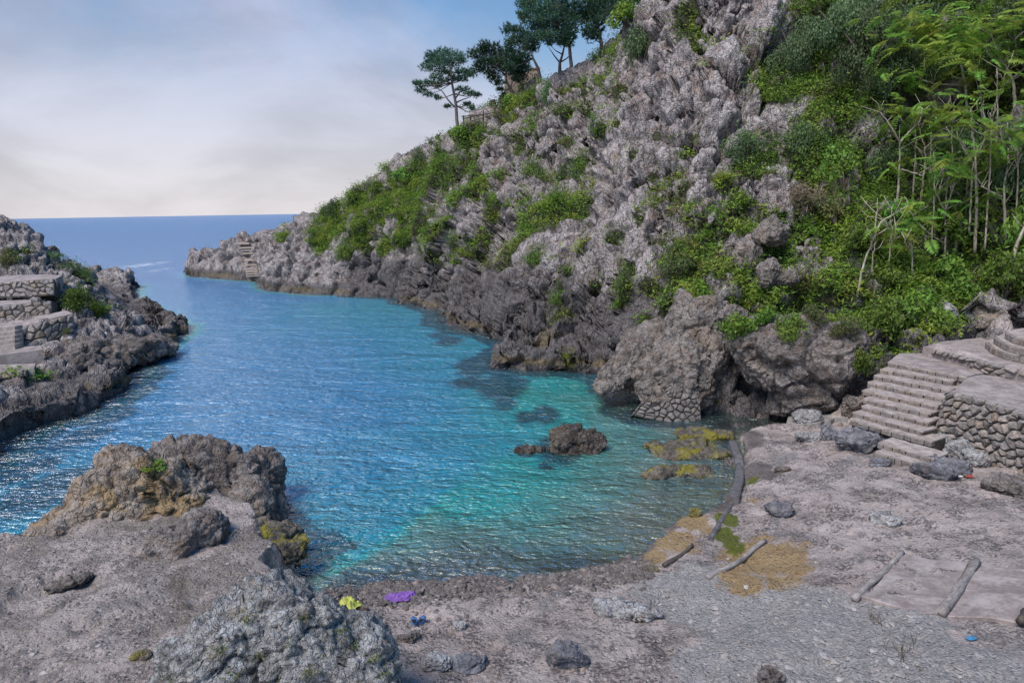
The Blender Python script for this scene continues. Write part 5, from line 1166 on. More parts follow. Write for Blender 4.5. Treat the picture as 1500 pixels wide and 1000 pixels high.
# ------------------------------------------------------------------ foliage
def leaves(C_, N_, n_up, size, rng, aspect=.45, updir=.35, fold=True):
    """leaf quads (diamonds) at centres C_ facing roughly N_"""
    n = len(C_)
    d = N_+rng.normal(0, .75, (n, 3))+np.array([0, 0, updir]); d /= np.linalg.norm(d, axis=1, keepdims=True)
    a = np.cross(d, rng.normal(0, 1, (n, 3))); a /= np.linalg.norm(a, axis=1, keepdims=True); b = np.cross(d, a)
    s = (size*rng.uniform(.6, 1.35, n))[:, None]
    q = np.stack([C_-a*s, C_+b*s*aspect+d*s*.12, C_+a*s, C_-b*s*aspect+d*s*.12], 1).reshape(-1, 3)
    f = np.arange(4*n).reshape(n, 4)
    return q, f
def clumps_to_leaves(cl, per, size, rng, aspect=.45, shell=.55, updir=.35):
    """cl: list of (centre, radius(3))"""
    Cs, Ns = [], []
    for c, rad in cl:
        k = max(6, int(per*np.mean(rad)**2))
        u = rng.normal(0, 1, (k, 3)); u /= np.linalg.norm(u, axis=1, keepdims=True)
        rr = shell+(1-shell)*rng.uniform(0, 1, (k, 1))**.6
        rr = rr*(1+.16*rng.normal(0, 1, (k, 1)))
        Cs.append(np.array(c)+u*rr*np.array(rad)); Ns.append(u)
    return leaves(np.concatenate(Cs), np.concatenate(Ns), 0, size, rng, aspect, updir)
def bush_mesh(name, seed, mat, per=330, size=.06, nc=13, aspect=.45, tall=.85, rad=.33, spread=.72):
    rng = np.random.default_rng(seed); cl = []
    for k in range(nc):
        an = rng.uniform(0, 6.28); rr = rng.uniform(0, spread)**.8; hz = rng.uniform(.12, 1)*tall*math.sqrt(max(.08, 1-rr*rr))
        r_ = rad*rng.uniform(.45, 1.25)
        cl.append(((math.cos(an)*rr*.8, math.sin(an)*rr*.8, hz*.85), (r_, r_, r_*.8)))
    q, f = clumps_to_leaves(cl, per/(rad*rad)*.33, size, rng, aspect)
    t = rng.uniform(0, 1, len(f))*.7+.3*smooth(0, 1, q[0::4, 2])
    return make_mesh(name, q, f, MT[mat], False, {'tint': ('FACE', t)})
def stem_mesh(name, seed, mat='dark_bark'):
    rng = np.random.default_rng(seed); P = []
    for k in range(6):
        an = rng.uniform(0, 6.28); e = np.array([math.cos(an)*.6, math.sin(an)*.6, rng.uniform(.5, .8)])
        P.append(tube([(0, 0, -.25), e*.45+rng.normal(0, .05, 3), e], [.035, .024, .008], 4))
    v, f = join(P); return make_mesh(name, v, f, MT[mat])
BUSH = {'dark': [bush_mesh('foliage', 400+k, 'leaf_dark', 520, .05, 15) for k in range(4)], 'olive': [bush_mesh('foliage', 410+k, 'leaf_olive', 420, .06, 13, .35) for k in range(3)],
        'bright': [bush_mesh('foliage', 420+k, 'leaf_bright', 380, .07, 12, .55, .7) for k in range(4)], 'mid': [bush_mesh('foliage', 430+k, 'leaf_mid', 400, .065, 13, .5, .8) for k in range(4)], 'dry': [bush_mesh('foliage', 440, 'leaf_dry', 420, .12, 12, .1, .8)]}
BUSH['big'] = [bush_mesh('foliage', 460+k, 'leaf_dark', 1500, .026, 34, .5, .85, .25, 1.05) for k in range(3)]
STEM = [stem_mesh('stem', 450+k) for k in range(3)]
EX = np.concatenate(EXTRA); exx, exy, exd = project(EX)
def surf_any(px, py):
    i = surf(px, py)
    m = np.where((np.abs(exx-px) < 3) & (np.abs(exy-py) < 3))[0]
    if len(m):
        k = m[np.argmin(exd[m])]
        if i is None or exd[k] < dzv[i]: return EX[k]
    return None if i is None else V[i].astype(float)
def shrub(label, px, py, wpx, hpx, kind, group=None, cat='shrub', lean=0.0):
    """px, py: foot of the shrub"""
    p = surf_any(px, py)
    if p is None: return
    d = np.linalg.norm(p-CAM); w, h = wpx*d/FOC, hpx*d/FOC
    ms = BUSH['big' if kind == 'dark' and wpx > 70 else kind]
    o = empty('shrub', tuple(p-np.array([0, 0, .1*h])), label, cat, group, random.uniform(0, 6.28))
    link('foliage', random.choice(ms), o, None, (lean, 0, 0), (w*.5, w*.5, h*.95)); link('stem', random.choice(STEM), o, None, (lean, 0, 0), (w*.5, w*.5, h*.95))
SH = [  # foot px, py, width, height
 ('large dark evergreen bush on the cliff left of the tall ailanthus trees', 1215, 140, 130, 120, 'dark'), ('dark grey green bush filling the gully below the bare rock tower', 1130, 190, 120, 95, 'dark'), ('dark bush right of the grey rock tower near the top edge', 1170, 100, 90, 90, 'dark'),
 ('tall dark bush near the top edge between rock tower and ailanthus', 1270, 110, 110, 110, 'dark'), ('yellowing bush under the large dark evergreen bush', 1212, 150, 40, 50, 'olive'), ('yellow tipped bush right of the other yellowing one', 1262, 150, 44, 55, 'olive'),
 ('dark bush cut by the top edge above the ailanthus', 1330, 60, 120, 90, 'dark'), ('dark bush in the shade behind the ailanthus stems', 1340, 190, 120, 110, 'dark'), ('dark bush behind the tallest ailanthus at the frame edge', 1440, 160, 130, 130, 'dark'), ('dark bush at the frame edge above the bank', 1490, 280, 90, 120, 'dark'),
 ('dark bush in the shade below the pinnate canopy', 1400, 280, 120, 110, 'dark'), ('mid green bush beside the upright grey stones', 1205, 215, 62, 66, 'bright'), ('dark bush left of the forked ailanthus', 1280, 250, 80, 80, 'dark'), ('spreading green bush above the dry broom', 1230, 260, 80, 60, 'mid'),
 ('brown dry broom bush swept sideways on the slope', 1186, 305, 80, 48, 'dry'), ('olive bush right behind the dry broom', 1218, 312, 52, 52, 'olive'), ('leafy green bush on the slope below the dry broom', 1250, 360, 80, 56, 'mid'), ('bright leafy bush around the foot of the leaning ailanthus', 1300, 430, 90, 60, 'mid'),
 ('bright green bush hanging over the end of the stairs', 1345, 470, 90, 56, 'mid'), ('green bush spilling down to the stair landing', 1300, 480, 80, 60, 'mid'), ('light green bush on the bank under the forked ailanthus', 1400, 420, 90, 60, 'mid'), ('light green bush on the bank by the frame edge', 1470, 415, 80, 60, 'mid'),
 ('bright euphorbia cushion on the rock above the cave', 1080, 480, 82, 48, 'bright'), ('green trailing bush on the left brow of the overhanging rock', 1160, 488, 66, 44, 'mid'), ('feathery olive bush on the brow of the overhanging rock', 1232, 490, 66, 40, 'olive'), ('hanging bright green bush right of the overhanging rock', 1262, 535, 40, 46, 'bright'),
 ('olive bush between the brow bush and the green slope', 1195, 470, 56, 34, 'olive'), ('green bush between the euphorbia and the trailing bush', 1120, 470, 50, 30, 'mid'),
 ('olive brown scrub along the ledge above the leaning slab', 990, 395, 70, 34, 'olive'), ('green scrub right of the olive brown ledge scrub', 1032, 395, 46, 36, 'mid'), ('dark hanging scrub left of the ledge scrub', 912, 420, 40, 40, 'olive'), ('small dark green tuft hanging above the dark hollow', 905, 455, 28, 30, 'mid'),
 ('small green tuft on the cliff over the yellow stained hollow', 885, 470, 22, 16, 'mid'), ('brown hanging weed on the cliff over the yellow stained hollow', 822, 475, 26, 36, 'olive'), ('small green tuft above the brown hanging weed', 820, 430, 20, 34, 'olive'),
 ('bright green bush on the ledge in the cleft of the rock tower', 1024, 72, 50, 46, 'bright'), ('yellow green bush at the top edge left of the rock tower', 1008, 30, 44, 40, 'bright'), ('dark green bush in the hollow below the cliff top pines', 938, 90, 66, 62, 'dark'), ('light green bush at the cliff top right of the pines', 915, 32, 56, 34, 'bright'),
 ('dark green bush under the pines by the old house', 785, 145, 50, 40, 'dark'), ('bright green bush in front of the old house', 752, 152, 40, 26, 'bright'), ('dark bush on the crag right of the wooden fence', 800, 150, 34, 42, 'dark'),
 ('bright bush below the wooden fence', 712, 196, 46, 30, 'bright'), ('bright bush at the foot of the lone pine', 672, 205, 50, 30, 'bright'), ('dark bushy crest plant left of the lone pine', 640, 214, 44, 30, 'dark'), ('dark bushy crest plant halfway down the ridge', 616, 238, 30, 34, 'dark'), ('leafy crest bush midway along the ridge line', 588, 262, 40, 26, 'mid'),
 ('spiky dark bush standing at the low end of the ridge', 486, 314, 40, 34, 'dark'), ('small grey green crest bush right of the spiky dark bush', 516, 292, 30, 20, 'mid'), ('crest bush on the lower ridge below the leafy one', 548, 278, 36, 22, 'mid'),
 ('dark grey scrub on the pale crag under the hollow bush', 870, 190, 30, 40, 'dark'), ('dark scrub in the cleft of the pale cliff', 850, 262, 34, 44, 'dark'), ('dark scrub in the middle of the pale cliff', 822, 258, 22, 26, 'dark'),
 ('long green cushion on the left shore beside the terrace wall', 112, 448, 52, 34, 'mid'), ('upper green cushion of the left shore', 92, 436, 40, 28, 'mid'), ('lower green cushion of the left shore', 145, 466, 30, 30, 'mid'), ('dark round bush on the left shore above the cushions', 118, 404, 30, 18, 'dark'),
 ('flat dark green bush low on the left shore above the sea', 48, 556, 62, 24, 'mid'), ('small brown tuft on the left terrace wall', 96, 488, 18, 12, 'olive'), ('olive tuft among the upper left rocks', 12, 372, 24, 14, 'olive'), ('dark creeping bush among the upper left rocks', 70, 378, 46, 12, 'dark'),
 ('dark bush hugging the cliff between the two tallest dark bushes', 1240, 60, 110, 90, 'dark'), ('dark bush just below the yellow tipped bush', 1285, 200, 90, 70, 'dark'), ('dark bush in the gap left of the pinnate canopy', 1310, 130, 100, 90, 'dark'), ('dark bush at the top edge by the upright trunks', 1440, 50, 130, 90, 'dark'), ('dark bush at the top corner of the slope', 1500, 90, 120, 120, 'dark'), ('dark grey green bush on the slope above the upright grey stones', 1180, 215, 70, 50, 'dark'), ('low dark scrub below the large gully bush', 1090, 225, 70, 46, 'dark'), ('mid green bush in the shade between the straight trunks', 1430, 345, 100, 70, 'mid'), ('mid green bush behind the leaning ailanthus', 1320, 345, 100, 66, 'mid'), ('mid green bush behind the bare shoots', 1380, 340, 90, 60, 'mid'), ('mid green bush at the frame edge behind the slanting trunk', 1495, 360, 80, 70, 'mid'),
 ('grass cushion on top of the ochre faced boulder', 228, 682, 44, 10, 'bright')]
for lb, px, py, w, h, kd in SH: shrub(lb, px, py, w, h, kd, lean=(-.5 if 'broom' in lb else 0))

# ground cover: leafy herbs and grass wherever soil gathers on the slopes
rng = np.random.default_rng(77)
cand = np.where((vegn > 0.22) & (V[:, 2] > .6) & (pxv > -40) & (pxv < 1540) & (pyv > -40) & (dzv > 6))[0]
wgt_ = vegn[cand]*(dzv[cand]**1.1)*(0.35+np.clip(Nn[cand, 2], 0, 1))
def cover(name, label, n, mat, size, kind, blade, hgt, spread, seed):
    rng = np.random.default_rng(seed)
    w = wgt_*(0.15+vkind[cand, kind]); w = w/w.sum()
    ids = rng.choice(cand, n, p=w); Cs, Ns = [], []
    k = blade
    sc = (0.8+dzv[ids]/110)[:, None, None]
    off = rng.normal(0, 1, (n, k, 3))*[spread, spread, 0]+np.minimum(np.abs(rng.normal(0, 1, (n, k, 1))), 1.5)*[0, 0, hgt]
    P_ = V[ids][:, None]+off*sc+Nn[ids][:, None]*.04
    q, f = leaves(P_.reshape(-1, 3), np.repeat(Nn[ids]*.6, k, 0), 0, size, rng, .34, .5)
    t = np.clip(np.repeat(rng.uniform(0, .75, n), k)+rng.uniform(-.2, .25, n*k), 0, 1)
    tag(link(name, make_mesh(name, q, f, MT[mat], False, {'tint': ('FACE', t)})), label, None, None, 'stuff')
cover('grass', 'bright wild grass and herbs on the ledges of the slope', 19000, 'grass', .085, 0, 11, .17, .16, 1)
cover('ground_cover', 'dark leafy undergrowth on the shaded slope', 14000, 'leaf_mid', .075, 1, 11, .3, .26, 2)
cover('dry_scrub', 'olive and brown scrub between the rocks', 6500, 'leaf_olive', .08, 2, 10, .16, .16, 3)

# ------------------------------------------------------------------ pines on the cliff top
def pine(label, foot, trunk, limbs, crown, Yd, seed, dens=1.0):
    """foot etc. are surveyed pixels at distance Yd; crown: (px, py, rx, ry)"""
    rng = np.random.default_rng(seed); i_ = surf(foot[0], foot[1]+2)
    if i_ is not None and abs(V[i_, 1]-Yd) < 9: Yd = float(V[i_, 1])+.25
    b = at_Y(*foot, Yd)
    o = empty('pine_tree', tuple(b), label, 'pine tree')
    d = np.linalg.norm(b-CAM); s = d/FOC
    def w(px, py, dy=0.0): return at_Y(px, py, Yd+dy)-b
    tp = [w(*p) for p in trunk]; n = len(tp)
    tp = [tp[0]-np.array([0, 0, .8])]+tp; n += 1
    L0 = tube(tp, [max(.035, (2.9-1.9*i/(n-1))*s) for i in range(n)], 7)
    link('trunk', make_mesh('trunk', *L0, MT['pine_bark'], True), o)
    bl = []
    for lim in limbs:
        m = len(lim); yy = rng.uniform(-1.2, 1.2)
        bl.append(tube([w(p[0], p[1], yy*i/(m-1)) for i, p in enumerate(lim)], [max(.02, (1.25-.85*i/(m-1))*s) for i in range(m)], 5))
    Cs = []
    for px, py, rx, ry in crown:
        if seed > 1: rx, ry = rx*1.22, ry*1.22
        yy = rng.uniform(-1.6, 1.6)
        c = w(px, py, yy); Cs.append((c, (rx*s, min(rx*s, 1.3), ry*s)))
        # twig to the nearest trunk point
        j = int(np.argmin([np.linalg.norm(np.array(t)-c) for t in tp[1:]]))+1
        bl.append(tube([tp[j], (tp[j]*.45+c*.55)-np.array([0, 0, .12]), c], [.05, .03, .012], 4))
    if bl: link('branches', make_mesh('branches', *join(bl), MT['pine_bark'], True), o)
    # needle tufts: each clump is a cloud of little upward brushes
    Q, F_, T, off = [], [], [], 0
    for c, rad in Cs:
        k = int(190*dens*(rad[0]*rad[2])**.8)+26
        u = rng.normal(0, 1, (k, 3)); u /= np.linalg.norm(u, axis=1, keepdims=True)
        tc_ = c+u*np.array(rad)*(rng.uniform(.25, 1.08, (k, 1)))
        m = 7
        dd = u[:, None]*.5+rng.normal(0, .55, (k, m, 3))+np.array([0, 0, .55]); dd /= np.linalg.norm(dd, axis=2, keepdims=True)
        ln = rng.uniform(.16, .30, (k, m, 1)); sd_ = np.cross(dd, rng.normal(0, 1, (k, m, 3))); sd_ /= np.linalg.norm(sd_, axis=2, keepdims=True)
        A0 = np.repeat(tc_[:, None], m, 1)
        tri = np.stack([A0-sd_*.022, A0+sd_*.022, A0+dd*ln], 2).reshape(-1, 3)
        Q.append(tri); nf = len(tri)//3; F_.append(np.arange(nf*3).reshape(nf, 3)+off); off += nf*3
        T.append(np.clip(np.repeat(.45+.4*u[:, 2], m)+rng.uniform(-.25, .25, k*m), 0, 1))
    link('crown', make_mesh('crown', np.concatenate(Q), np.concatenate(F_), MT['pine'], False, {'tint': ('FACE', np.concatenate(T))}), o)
def zc(x0, y0, sc, L): return [(x0+a/sc, y0+b/sc, c/sc, d_/sc) for a, b, c, d_ in L]
P6 = 1467/220
pine('lone pine standing apart on the ridge with a two tiered crown', (671, 191), [(671, 192), (669, 175), (668, 155), (665, 138), (662, 122), (660, 105), (661, 88)],
     [[(667, 158), (656, 146), (648, 134), (638, 128), (620, 122)], [(666, 146), (674, 135), (686, 130)], [(669, 150), (678, 146), (690, 142)], [(662, 120), (672, 112), (686, 108)], [(661, 112), (650, 104), (640, 98)]],
     zc(580, 50, P6, [(420, 200, 90, 50), (500, 185, 75, 50), (340, 215, 70, 45), (590, 220, 70, 50), (450, 260, 110, 50), (330, 270, 70, 45), (290, 330, 60, 35), (400, 320, 90, 45), (540, 290, 90, 50), (640, 250, 50, 40), (470, 370, 80, 40), (620, 370, 60, 30), (700, 370, 60, 35), (740, 400, 45, 25), (660, 430, 70, 28), (260, 490, 60, 28), (200, 490, 40, 30), (330, 480, 70, 28), (400, 500, 60, 30), (250, 550, 60, 25), (320, 590, 60, 20), (400, 620, 50, 18), (640, 540, 70, 20), (720, 580, 60, 22), (790, 600, 40, 22), (700, 690, 50, 18), (740, 720, 30, 18), (500, 710, 30, 12), (760, 770, 34, 14), (580, 440, 70, 28), (480, 450, 60, 26), (380, 420, 60, 28)]), 52.5, 1, 1.1)
pine('pine leaning over the old house, left one of the dense cliff top pines', (752, 137), [(753, 138), (747, 130), (742, 120), (741, 108), (740, 92)], [[(747, 130), (750, 122), (755, 112)], [(741, 112), (730, 100), (714, 92)], [(741, 105), (752, 96), (764, 88)]],
     zc(580, 50, P6, [(760, 190, 50, 35), (830, 170, 60, 40), (900, 190, 60, 40), (820, 250, 60, 35), (900, 270, 80, 40), (800, 330, 50, 30), (870, 350, 70, 35), (980, 300, 90, 50), (1060, 260, 80, 50), (1140, 300, 80, 50), (1040, 350, 90, 40), (1160, 380, 70, 45), (1230, 390, 70, 50), (920, 400, 50, 24), (960, 440, 60, 24), (1000, 480, 50, 18), (1180, 450, 50, 30), (1020, 540, 28, 12), (960, 130, 70, 40), (1000, 200, 70, 40), (1120, 200, 80, 50), (1210, 300, 70, 50), (1270, 330, 50, 40), (860, 120, 50, 40)]), 50.5, 2, 1.2)
P5 = 1467/220
pine('biggest dense pine above the crag, cut by the top edge', (836, 95), [(837, 96), (835, 80), (834, 65), (830, 48), (826, 30), (824, 8)], [[(834, 66), (818, 54), (800, 46)], [(833, 56), (846, 40), (858, 28)]],
     zc(740, 0, P5, [(180, 40, 60, 50), (260, 60, 80, 50), (170, 160, 50, 40), (240, 150, 90, 50), (330, 120, 90, 60), (420, 90, 90, 60), (520, 60, 90, 60), (400, 190, 100, 50), (300, 230, 90, 50), (500, 170, 100, 50), (600, 140, 90, 50), (330, 300, 100, 50), (440, 280, 90, 50), (560, 260, 100, 60), (650, 230, 80, 60), (690, 130, 90, 60), (520, 340, 70, 40), (620, 330, 70, 50), (400, 360, 90, 45), (300, 380, 80, 40), (580, 400, 60, 40), (640, 400, 40, 50), (300, -30, 120, 50), (480, -30, 120, 50), (640, 20, 100, 60)]), 47.5, 3, 1.25)
pine('slender pine beside the chimney with a curved stem', (791, 112), [(791, 113), (788, 100), (781, 86), (776, 70)], [], zc(740, 0, P5, [(30, 300, 60, 50), (110, 290, 60, 40), (180, 340, 60, 50), (230, 420, 60, 50), (120, 400, 60, 50), (60, 420, 60, 50), (40, 500, 50, 40), (270, 470, 50, 40), (200, 480, 60, 40), (90, 560, 70, 40), (140, 620, 60, 50), (60, 650, 60, 40), (200, 560, 50, 30)]), 49.5, 4, 1.1)
pine('young pine with bare forked stem in the sky gap', (820, 100), [(820, 101), (820, 92), (824, 80), (827, 66)], [[(820, 92), (812, 82), (804, 70)], [(820, 92), (830, 86), (838, 78)]], zc(740, 0, P5, [(480, 400, 40, 20), (560, 420, 40, 16), (430, 430, 30, 14)]), 48.5, 5, .5)
pine('dark pine at the top edge behind the light green cliff top bush', (880, 62), [(881, 63), (876, 40), (870, 20), (866, -10)], [[(876, 42), (886, 24), (894, 5)], [(872, 28), (862, 12), (852, 0)]], zc(740, 0, P5, [(800, 60, 90, 60), (900, 40, 90, 50), (1000, 40, 90, 60), (1100, 30, 80, 50), (760, 150, 70, 60), (860, 130, 80, 50), (960, 130, 80, 50), (1060, 110, 80, 50), (1160, 80, 70, 60), (820, 220, 60, 40), (920, 210, 60, 40), (1200, 20, 70, 40), (880, -20, 110, 50), (1080, -30, 110, 50), (800, 300, 60, 60), (850, 350, 60, 50), (900, 300, 60, 40), (1300, 10, 80, 50), (1400, 20, 80, 40)]), 44.5, 6, 1.2)

# ------------------------------------------------------------------ pale stemmed ailanthus trees on the right
def frond_mesh(seed, L=.75, n=9, drop=.25):
    rng = np.random.default_rng(seed); v, f = [], []
    def rp(t): return np.array([0, L*t, -drop*L*t*t+.12*L*t])
    ts = [0]+[.18+.82*i/n for i in range(n+1)]
    for t in ts: v += [rp(t)-[.005*(1.1-t), 0, 0], rp(t)+[.005*(1.1-t), 0, 0]]
    for i in range(n+1): f.append((2*i, 2*i+1, 2*i+3, 2*i+2))
    for i in range(n+1):
        t = ts[i+1]; p = rp(t); ll = L*.26*(math.sin(math.pi*(.25+.7*t))*.9+.2)
        for s in ((-1, 1) if i < n else (0,)):
            dr = np.array([s*1.0, .45 if s else 1.2, -.35+rng.uniform(-.2, .2)]); dr /= np.linalg.norm(dr)
            w = np.cross(dr, [0, 0, 1]); w /= np.linalg.norm(w); w = w*ll*.2+np.array([0, 0, .03*ll])
            o = len(v); v += [p+dr*ll*.4+w, p+dr*ll, p+dr*ll*.4-w]; f.append((2*(i+1)+(1 if s > 0 else 0), o, o+1, o+2))
    return make_mesh('frond', np.array(v), np.array(f), MT['frond'], False, {'tint': ('FACE', rng.uniform(.2, 1, len(f)))})
FR = [frond_mesh(500+k, .75, 9, .2+.12*k) for k in range(5)]
def ailanthus(label, stems, Yd, seed, fronds, rad=2.2, fsize=1.0, mat='pale_bark'):
    """stems: polylines in surveyed pixels at about distance Yd; fronds: (px, py, spread px, count)"""
    rng = np.random.default_rng(seed); i0 = surf(*stems[0][0]); b = V[i0].astype(float)
    Yd = b[1] if Yd is None else Yd
    b = at_Y(*stems[0][0], Yd)
    s = np.linalg.norm(b-CAM)/FOC
    o = empty('ailanthus_tree', tuple(b), label, 'tree')
    for q, st in enumerate(stems):
        n = len(st); dy = 0 if q == 0 else rng.uniform(-.5, .5)
        P_ = [at_Y(px, py, Yd+dy*(i/(n-1)) - .25*i/(n-1))-b for i, (px, py) in enumerate(st)]
        if q == 0: P_[0] = P_[0]-np.array([0, 0, .7])
        # refine with slight crookedness
        P2 = np.array([np.interp(np.linspace(0, n-1, 4*n), range(n), np.array(P_)[:, k]) for k in range(3)]).T
        P2[1:-1] += rng.normal(0, .010, (len(P2)-2, 3))
        r0 = .72*rad*s*(1 if q == 0 else .62)
        tw = [tube(P2, np.linspace(r0, max(.012, r0*.45), len(P2)), 6)]
        for _ in range(4):   # bare twigs
            j = rng.integers(len(P2)//2, len(P2)); e = P2[j]+np.array([rng.normal(0, .35), rng.normal(0, .2), rng.uniform(.25, .7)])
            tw.append(tube([P2[j], (P2[j]+e)/2+rng.normal(0, .05, 3), e], [.018, .012, .006], 4))
        link('trunk' if q == 0 else 'branch', make_mesh('trunk' if q == 0 else 'branch', *join(tw), MT[mat], True), o)
    for px, py, sp, cnt_ in fronds:
        c = at_Y(px, py, Yd-.4)-b
        for _ in range(int(cnt_*1.6)):
            p = c+np.array([rng.normal(0, sp*s*.55), rng.normal(0, .5), rng.normal(0, sp*s*.28)])
            link('frond', FR[rng.integers(5)], o, tuple(p), (rng.uniform(-.55, .3), rng.uniform(-.45, .45), rng.uniform(0, 6.28)), (fsize*rng.uniform(.7, 1.2),)*3)
ailanthus('leaning pale ailanthus lowest on the slope above the stairs', [[(1256, 422), (1262, 398), (1272, 368), (1281, 345)], [(1281, 345), (1290, 325), (1310, 313), (1330, 300)], [(1281, 345), (1283, 320), (1286, 305)], [(1279, 348), (1298, 335), (1308, 322)], [(1277, 402), (1278, 375), (1282, 355)]], None, 1, [(1335, 318, 30, 8)], 2.4)
ailanthus('tall forked ailanthus with two bare tips over the slope', [[(1314, 315), (1316, 275), (1318, 235), (1318, 208)], [(1318, 208), (1305, 185), (1290, 165)], [(1318, 208), (1335, 190), (1348, 178), (1351, 158)], [(1320, 248), (1345, 255), (1350, 258)]], None, 2, [(1300, 232, 26, 9), (1345, 300, 30, 7), (1312, 150, 20, 5)], 2.6)
ailanthus('twin stemmed thin ailanthus right of the forked one', [[(1350, 290), (1352, 262), (1356, 235), (1355, 215)], [(1355, 215), (1349, 200), (1345, 180)], [(1361, 275), (1363, 230), (1364, 195), (1372, 172)], [(1363, 200), (1380, 190), (1390, 185)]], None, 3, [(1348, 165, 34, 12), (1380, 220, 34, 10), (1330, 165, 24, 8)], 2.0)
ailanthus('bushy ailanthus fanning out into many bare shoots', [[(1386, 378), (1385, 345), (1384, 310)], [(1384, 310), (1375, 292), (1370, 280)], [(1384, 310), (1392, 288), (1398, 268)], [(1384, 308), (1402, 300), (1415, 295)], [(1385, 312), (1386, 285), (1390, 258)], [(1388, 360), (1360, 342), (1344, 325), (1331, 308)]], None, 4, [(1352, 300, 34, 10), (1400, 260, 30, 8)], 2.4)
ailanthus('ailanthus with a long sideways limb above the bank', [[(1394, 378), (1402, 350), (1408, 328), (1420, 318)], [(1420, 318), (1440, 310), (1466, 296)], [(1436, 312), (1452, 312), (1466, 313)], [(1404, 345), (1412, 330), (1416, 320)]], None, 5, [(1430, 290, 34, 10)], 2.8)
ailanthus('straight paired ailanthus trunks in the middle of the right slope', [[(1431, 342), (1431, 300), (1430, 260), (1428, 225)], [(1428, 225), (1424, 190), (1422, 160)], [(1420, 342), (1422, 300), (1424, 250), (1432, 215)], [(1430, 230), (1442, 205), (1448, 180)], [(1426, 240), (1410, 215), (1402, 200)]], None, 6, [(1430, 190, 40, 14), (1400, 225, 36, 12), (1440, 290, 30, 8), (1405, 145, 30, 10)], 3.0)
ailanthus('ailanthus with smooth stem and drooping limb nearest the bank edge', [[(1475, 382), (1472, 350), (1472, 310), (1471, 288), (1473, 258)], [(1473, 258), (1478, 235), (1477, 218)], [(1471, 290), (1450, 280), (1437, 273)], [(1473, 262), (1488, 245), (1498, 225)]], None, 7, [(1470, 220, 30, 8)], 3.2)
ailanthus('ailanthus trunk slanting out of the frame at the bank', [[(1479, 384), (1488, 362), (1497, 340), (1512, 310)]], None, 8, [], 3.4)
ailanthus('tall branching ailanthus carrying the highest canopy', [[(1487, 200), (1487, 150), (1484, 118), (1472, 95)], [(1472, 95), (1462, 80), (1452, 48)], [(1472, 95), (1455, 88), (1445, 75)], [(1484, 115), (1495, 105), (1505, 98)], [(1472, 93), (1478, 70), (1490, 55)]], None, 9, [(1470, 40, 44, 26), (1430, 48, 34, 18), (1495, 30, 30, 14), (1400, 62, 30, 16), (1490, 70, 24, 8)], 3.2, 1.15)
ailanthus('ailanthus with a thin leader carrying the left fan of fronds', [[(1420, 145), (1414, 120), (1408, 96), (1400, 80), (1392, 68)], [(1412, 118), (1395, 112), (1376, 88)], [(1416, 125), (1370, 124), (1340, 112)], [(1408, 96), (1412, 82), (1411, 72)]], None, 10, [(1335, 40, 26, 14), (1350, 22, 36, 16), (1380, 48, 30, 14), (1322, 68, 26, 10), (1318, 106, 26, 10), (1340, 118, 20, 6), (1390, 20, 36, 14)], 2.4, 1.15)
ailanthus('dark stemmed tree in the shade behind the canopy', [[(1470, 150), (1470, 120), (1471, 90), (1470, 50)], [(1445, 130), (1446, 100), (1448, 70)]], None, 11, [(1440, 10, 50, 12)], 4, 1.1, 'dark_bark')

for k, (lb, st, fr) in enumerate([
 ('slender sapling between the forked tree and the twin stems', [(1336, 310), (1339, 255), (1342, 205), (1338, 175)], [(1340, 180, 22, 8)]),
 ('slender sapling in front of the twin stems', [(1367, 335), (1368, 285), (1371, 238)], [(1372, 238, 22, 6)]),
 ('straight thin sapling left of the straight paired trunks', [(1398, 318), (1396, 255), (1394, 190), (1398, 160)], [(1396, 165, 26, 10)]),
 ('thin bare sapling beside the long sideways limb', [(1413, 372), (1415, 310), (1417, 252)], [(1416, 252, 22, 6)]),
 ('thin sapling right of the straight paired trunks', [(1446, 338), (1449, 270), (1453, 200), (1450, 165)], [(1452, 170, 30, 12)]),
 ('leggy sapling left of the tree nearest the bank edge', [(1459, 368), (1462, 300), (1464, 240)], [(1463, 240, 24, 6)]),
 ('tall thin stem under the middle of the pinnate canopy', [(1440, 215), (1438, 150), (1435, 92)], [(1432, 90, 40, 16)]),
 ('tall thin stem left of the highest branching tree', [(1463, 200), (1461, 150), (1460, 100)], [(1456, 96, 34, 14)]),
 ('thin stem at the frame edge below the highest canopy', [(1492, 318), (1491, 250), (1490, 195)], [(1490, 200, 26, 8)]),
 ('short twiggy sapling above the lowest leaning tree', [(1301, 405), (1304, 365), (1308, 332)], [(1308, 335, 18, 4)]),
 ('short twiggy sapling right of the lowest leaning tree', [(1338, 404), (1337, 375), (1333, 348)], [(1334, 350, 18, 4)]),
 ('thin stem carrying fronds above the forked tree', [(1322, 180), (1326, 140), (1330, 98)], [(1326, 98, 30, 14), (1345, 70, 30, 12)])]):
    ailanthus(lb, [st, [st[-2], (st[-2][0]+(12 if k % 2 else -12), st[-1][1]+6)]], None, 60+k, fr, 1.7, 1.1)

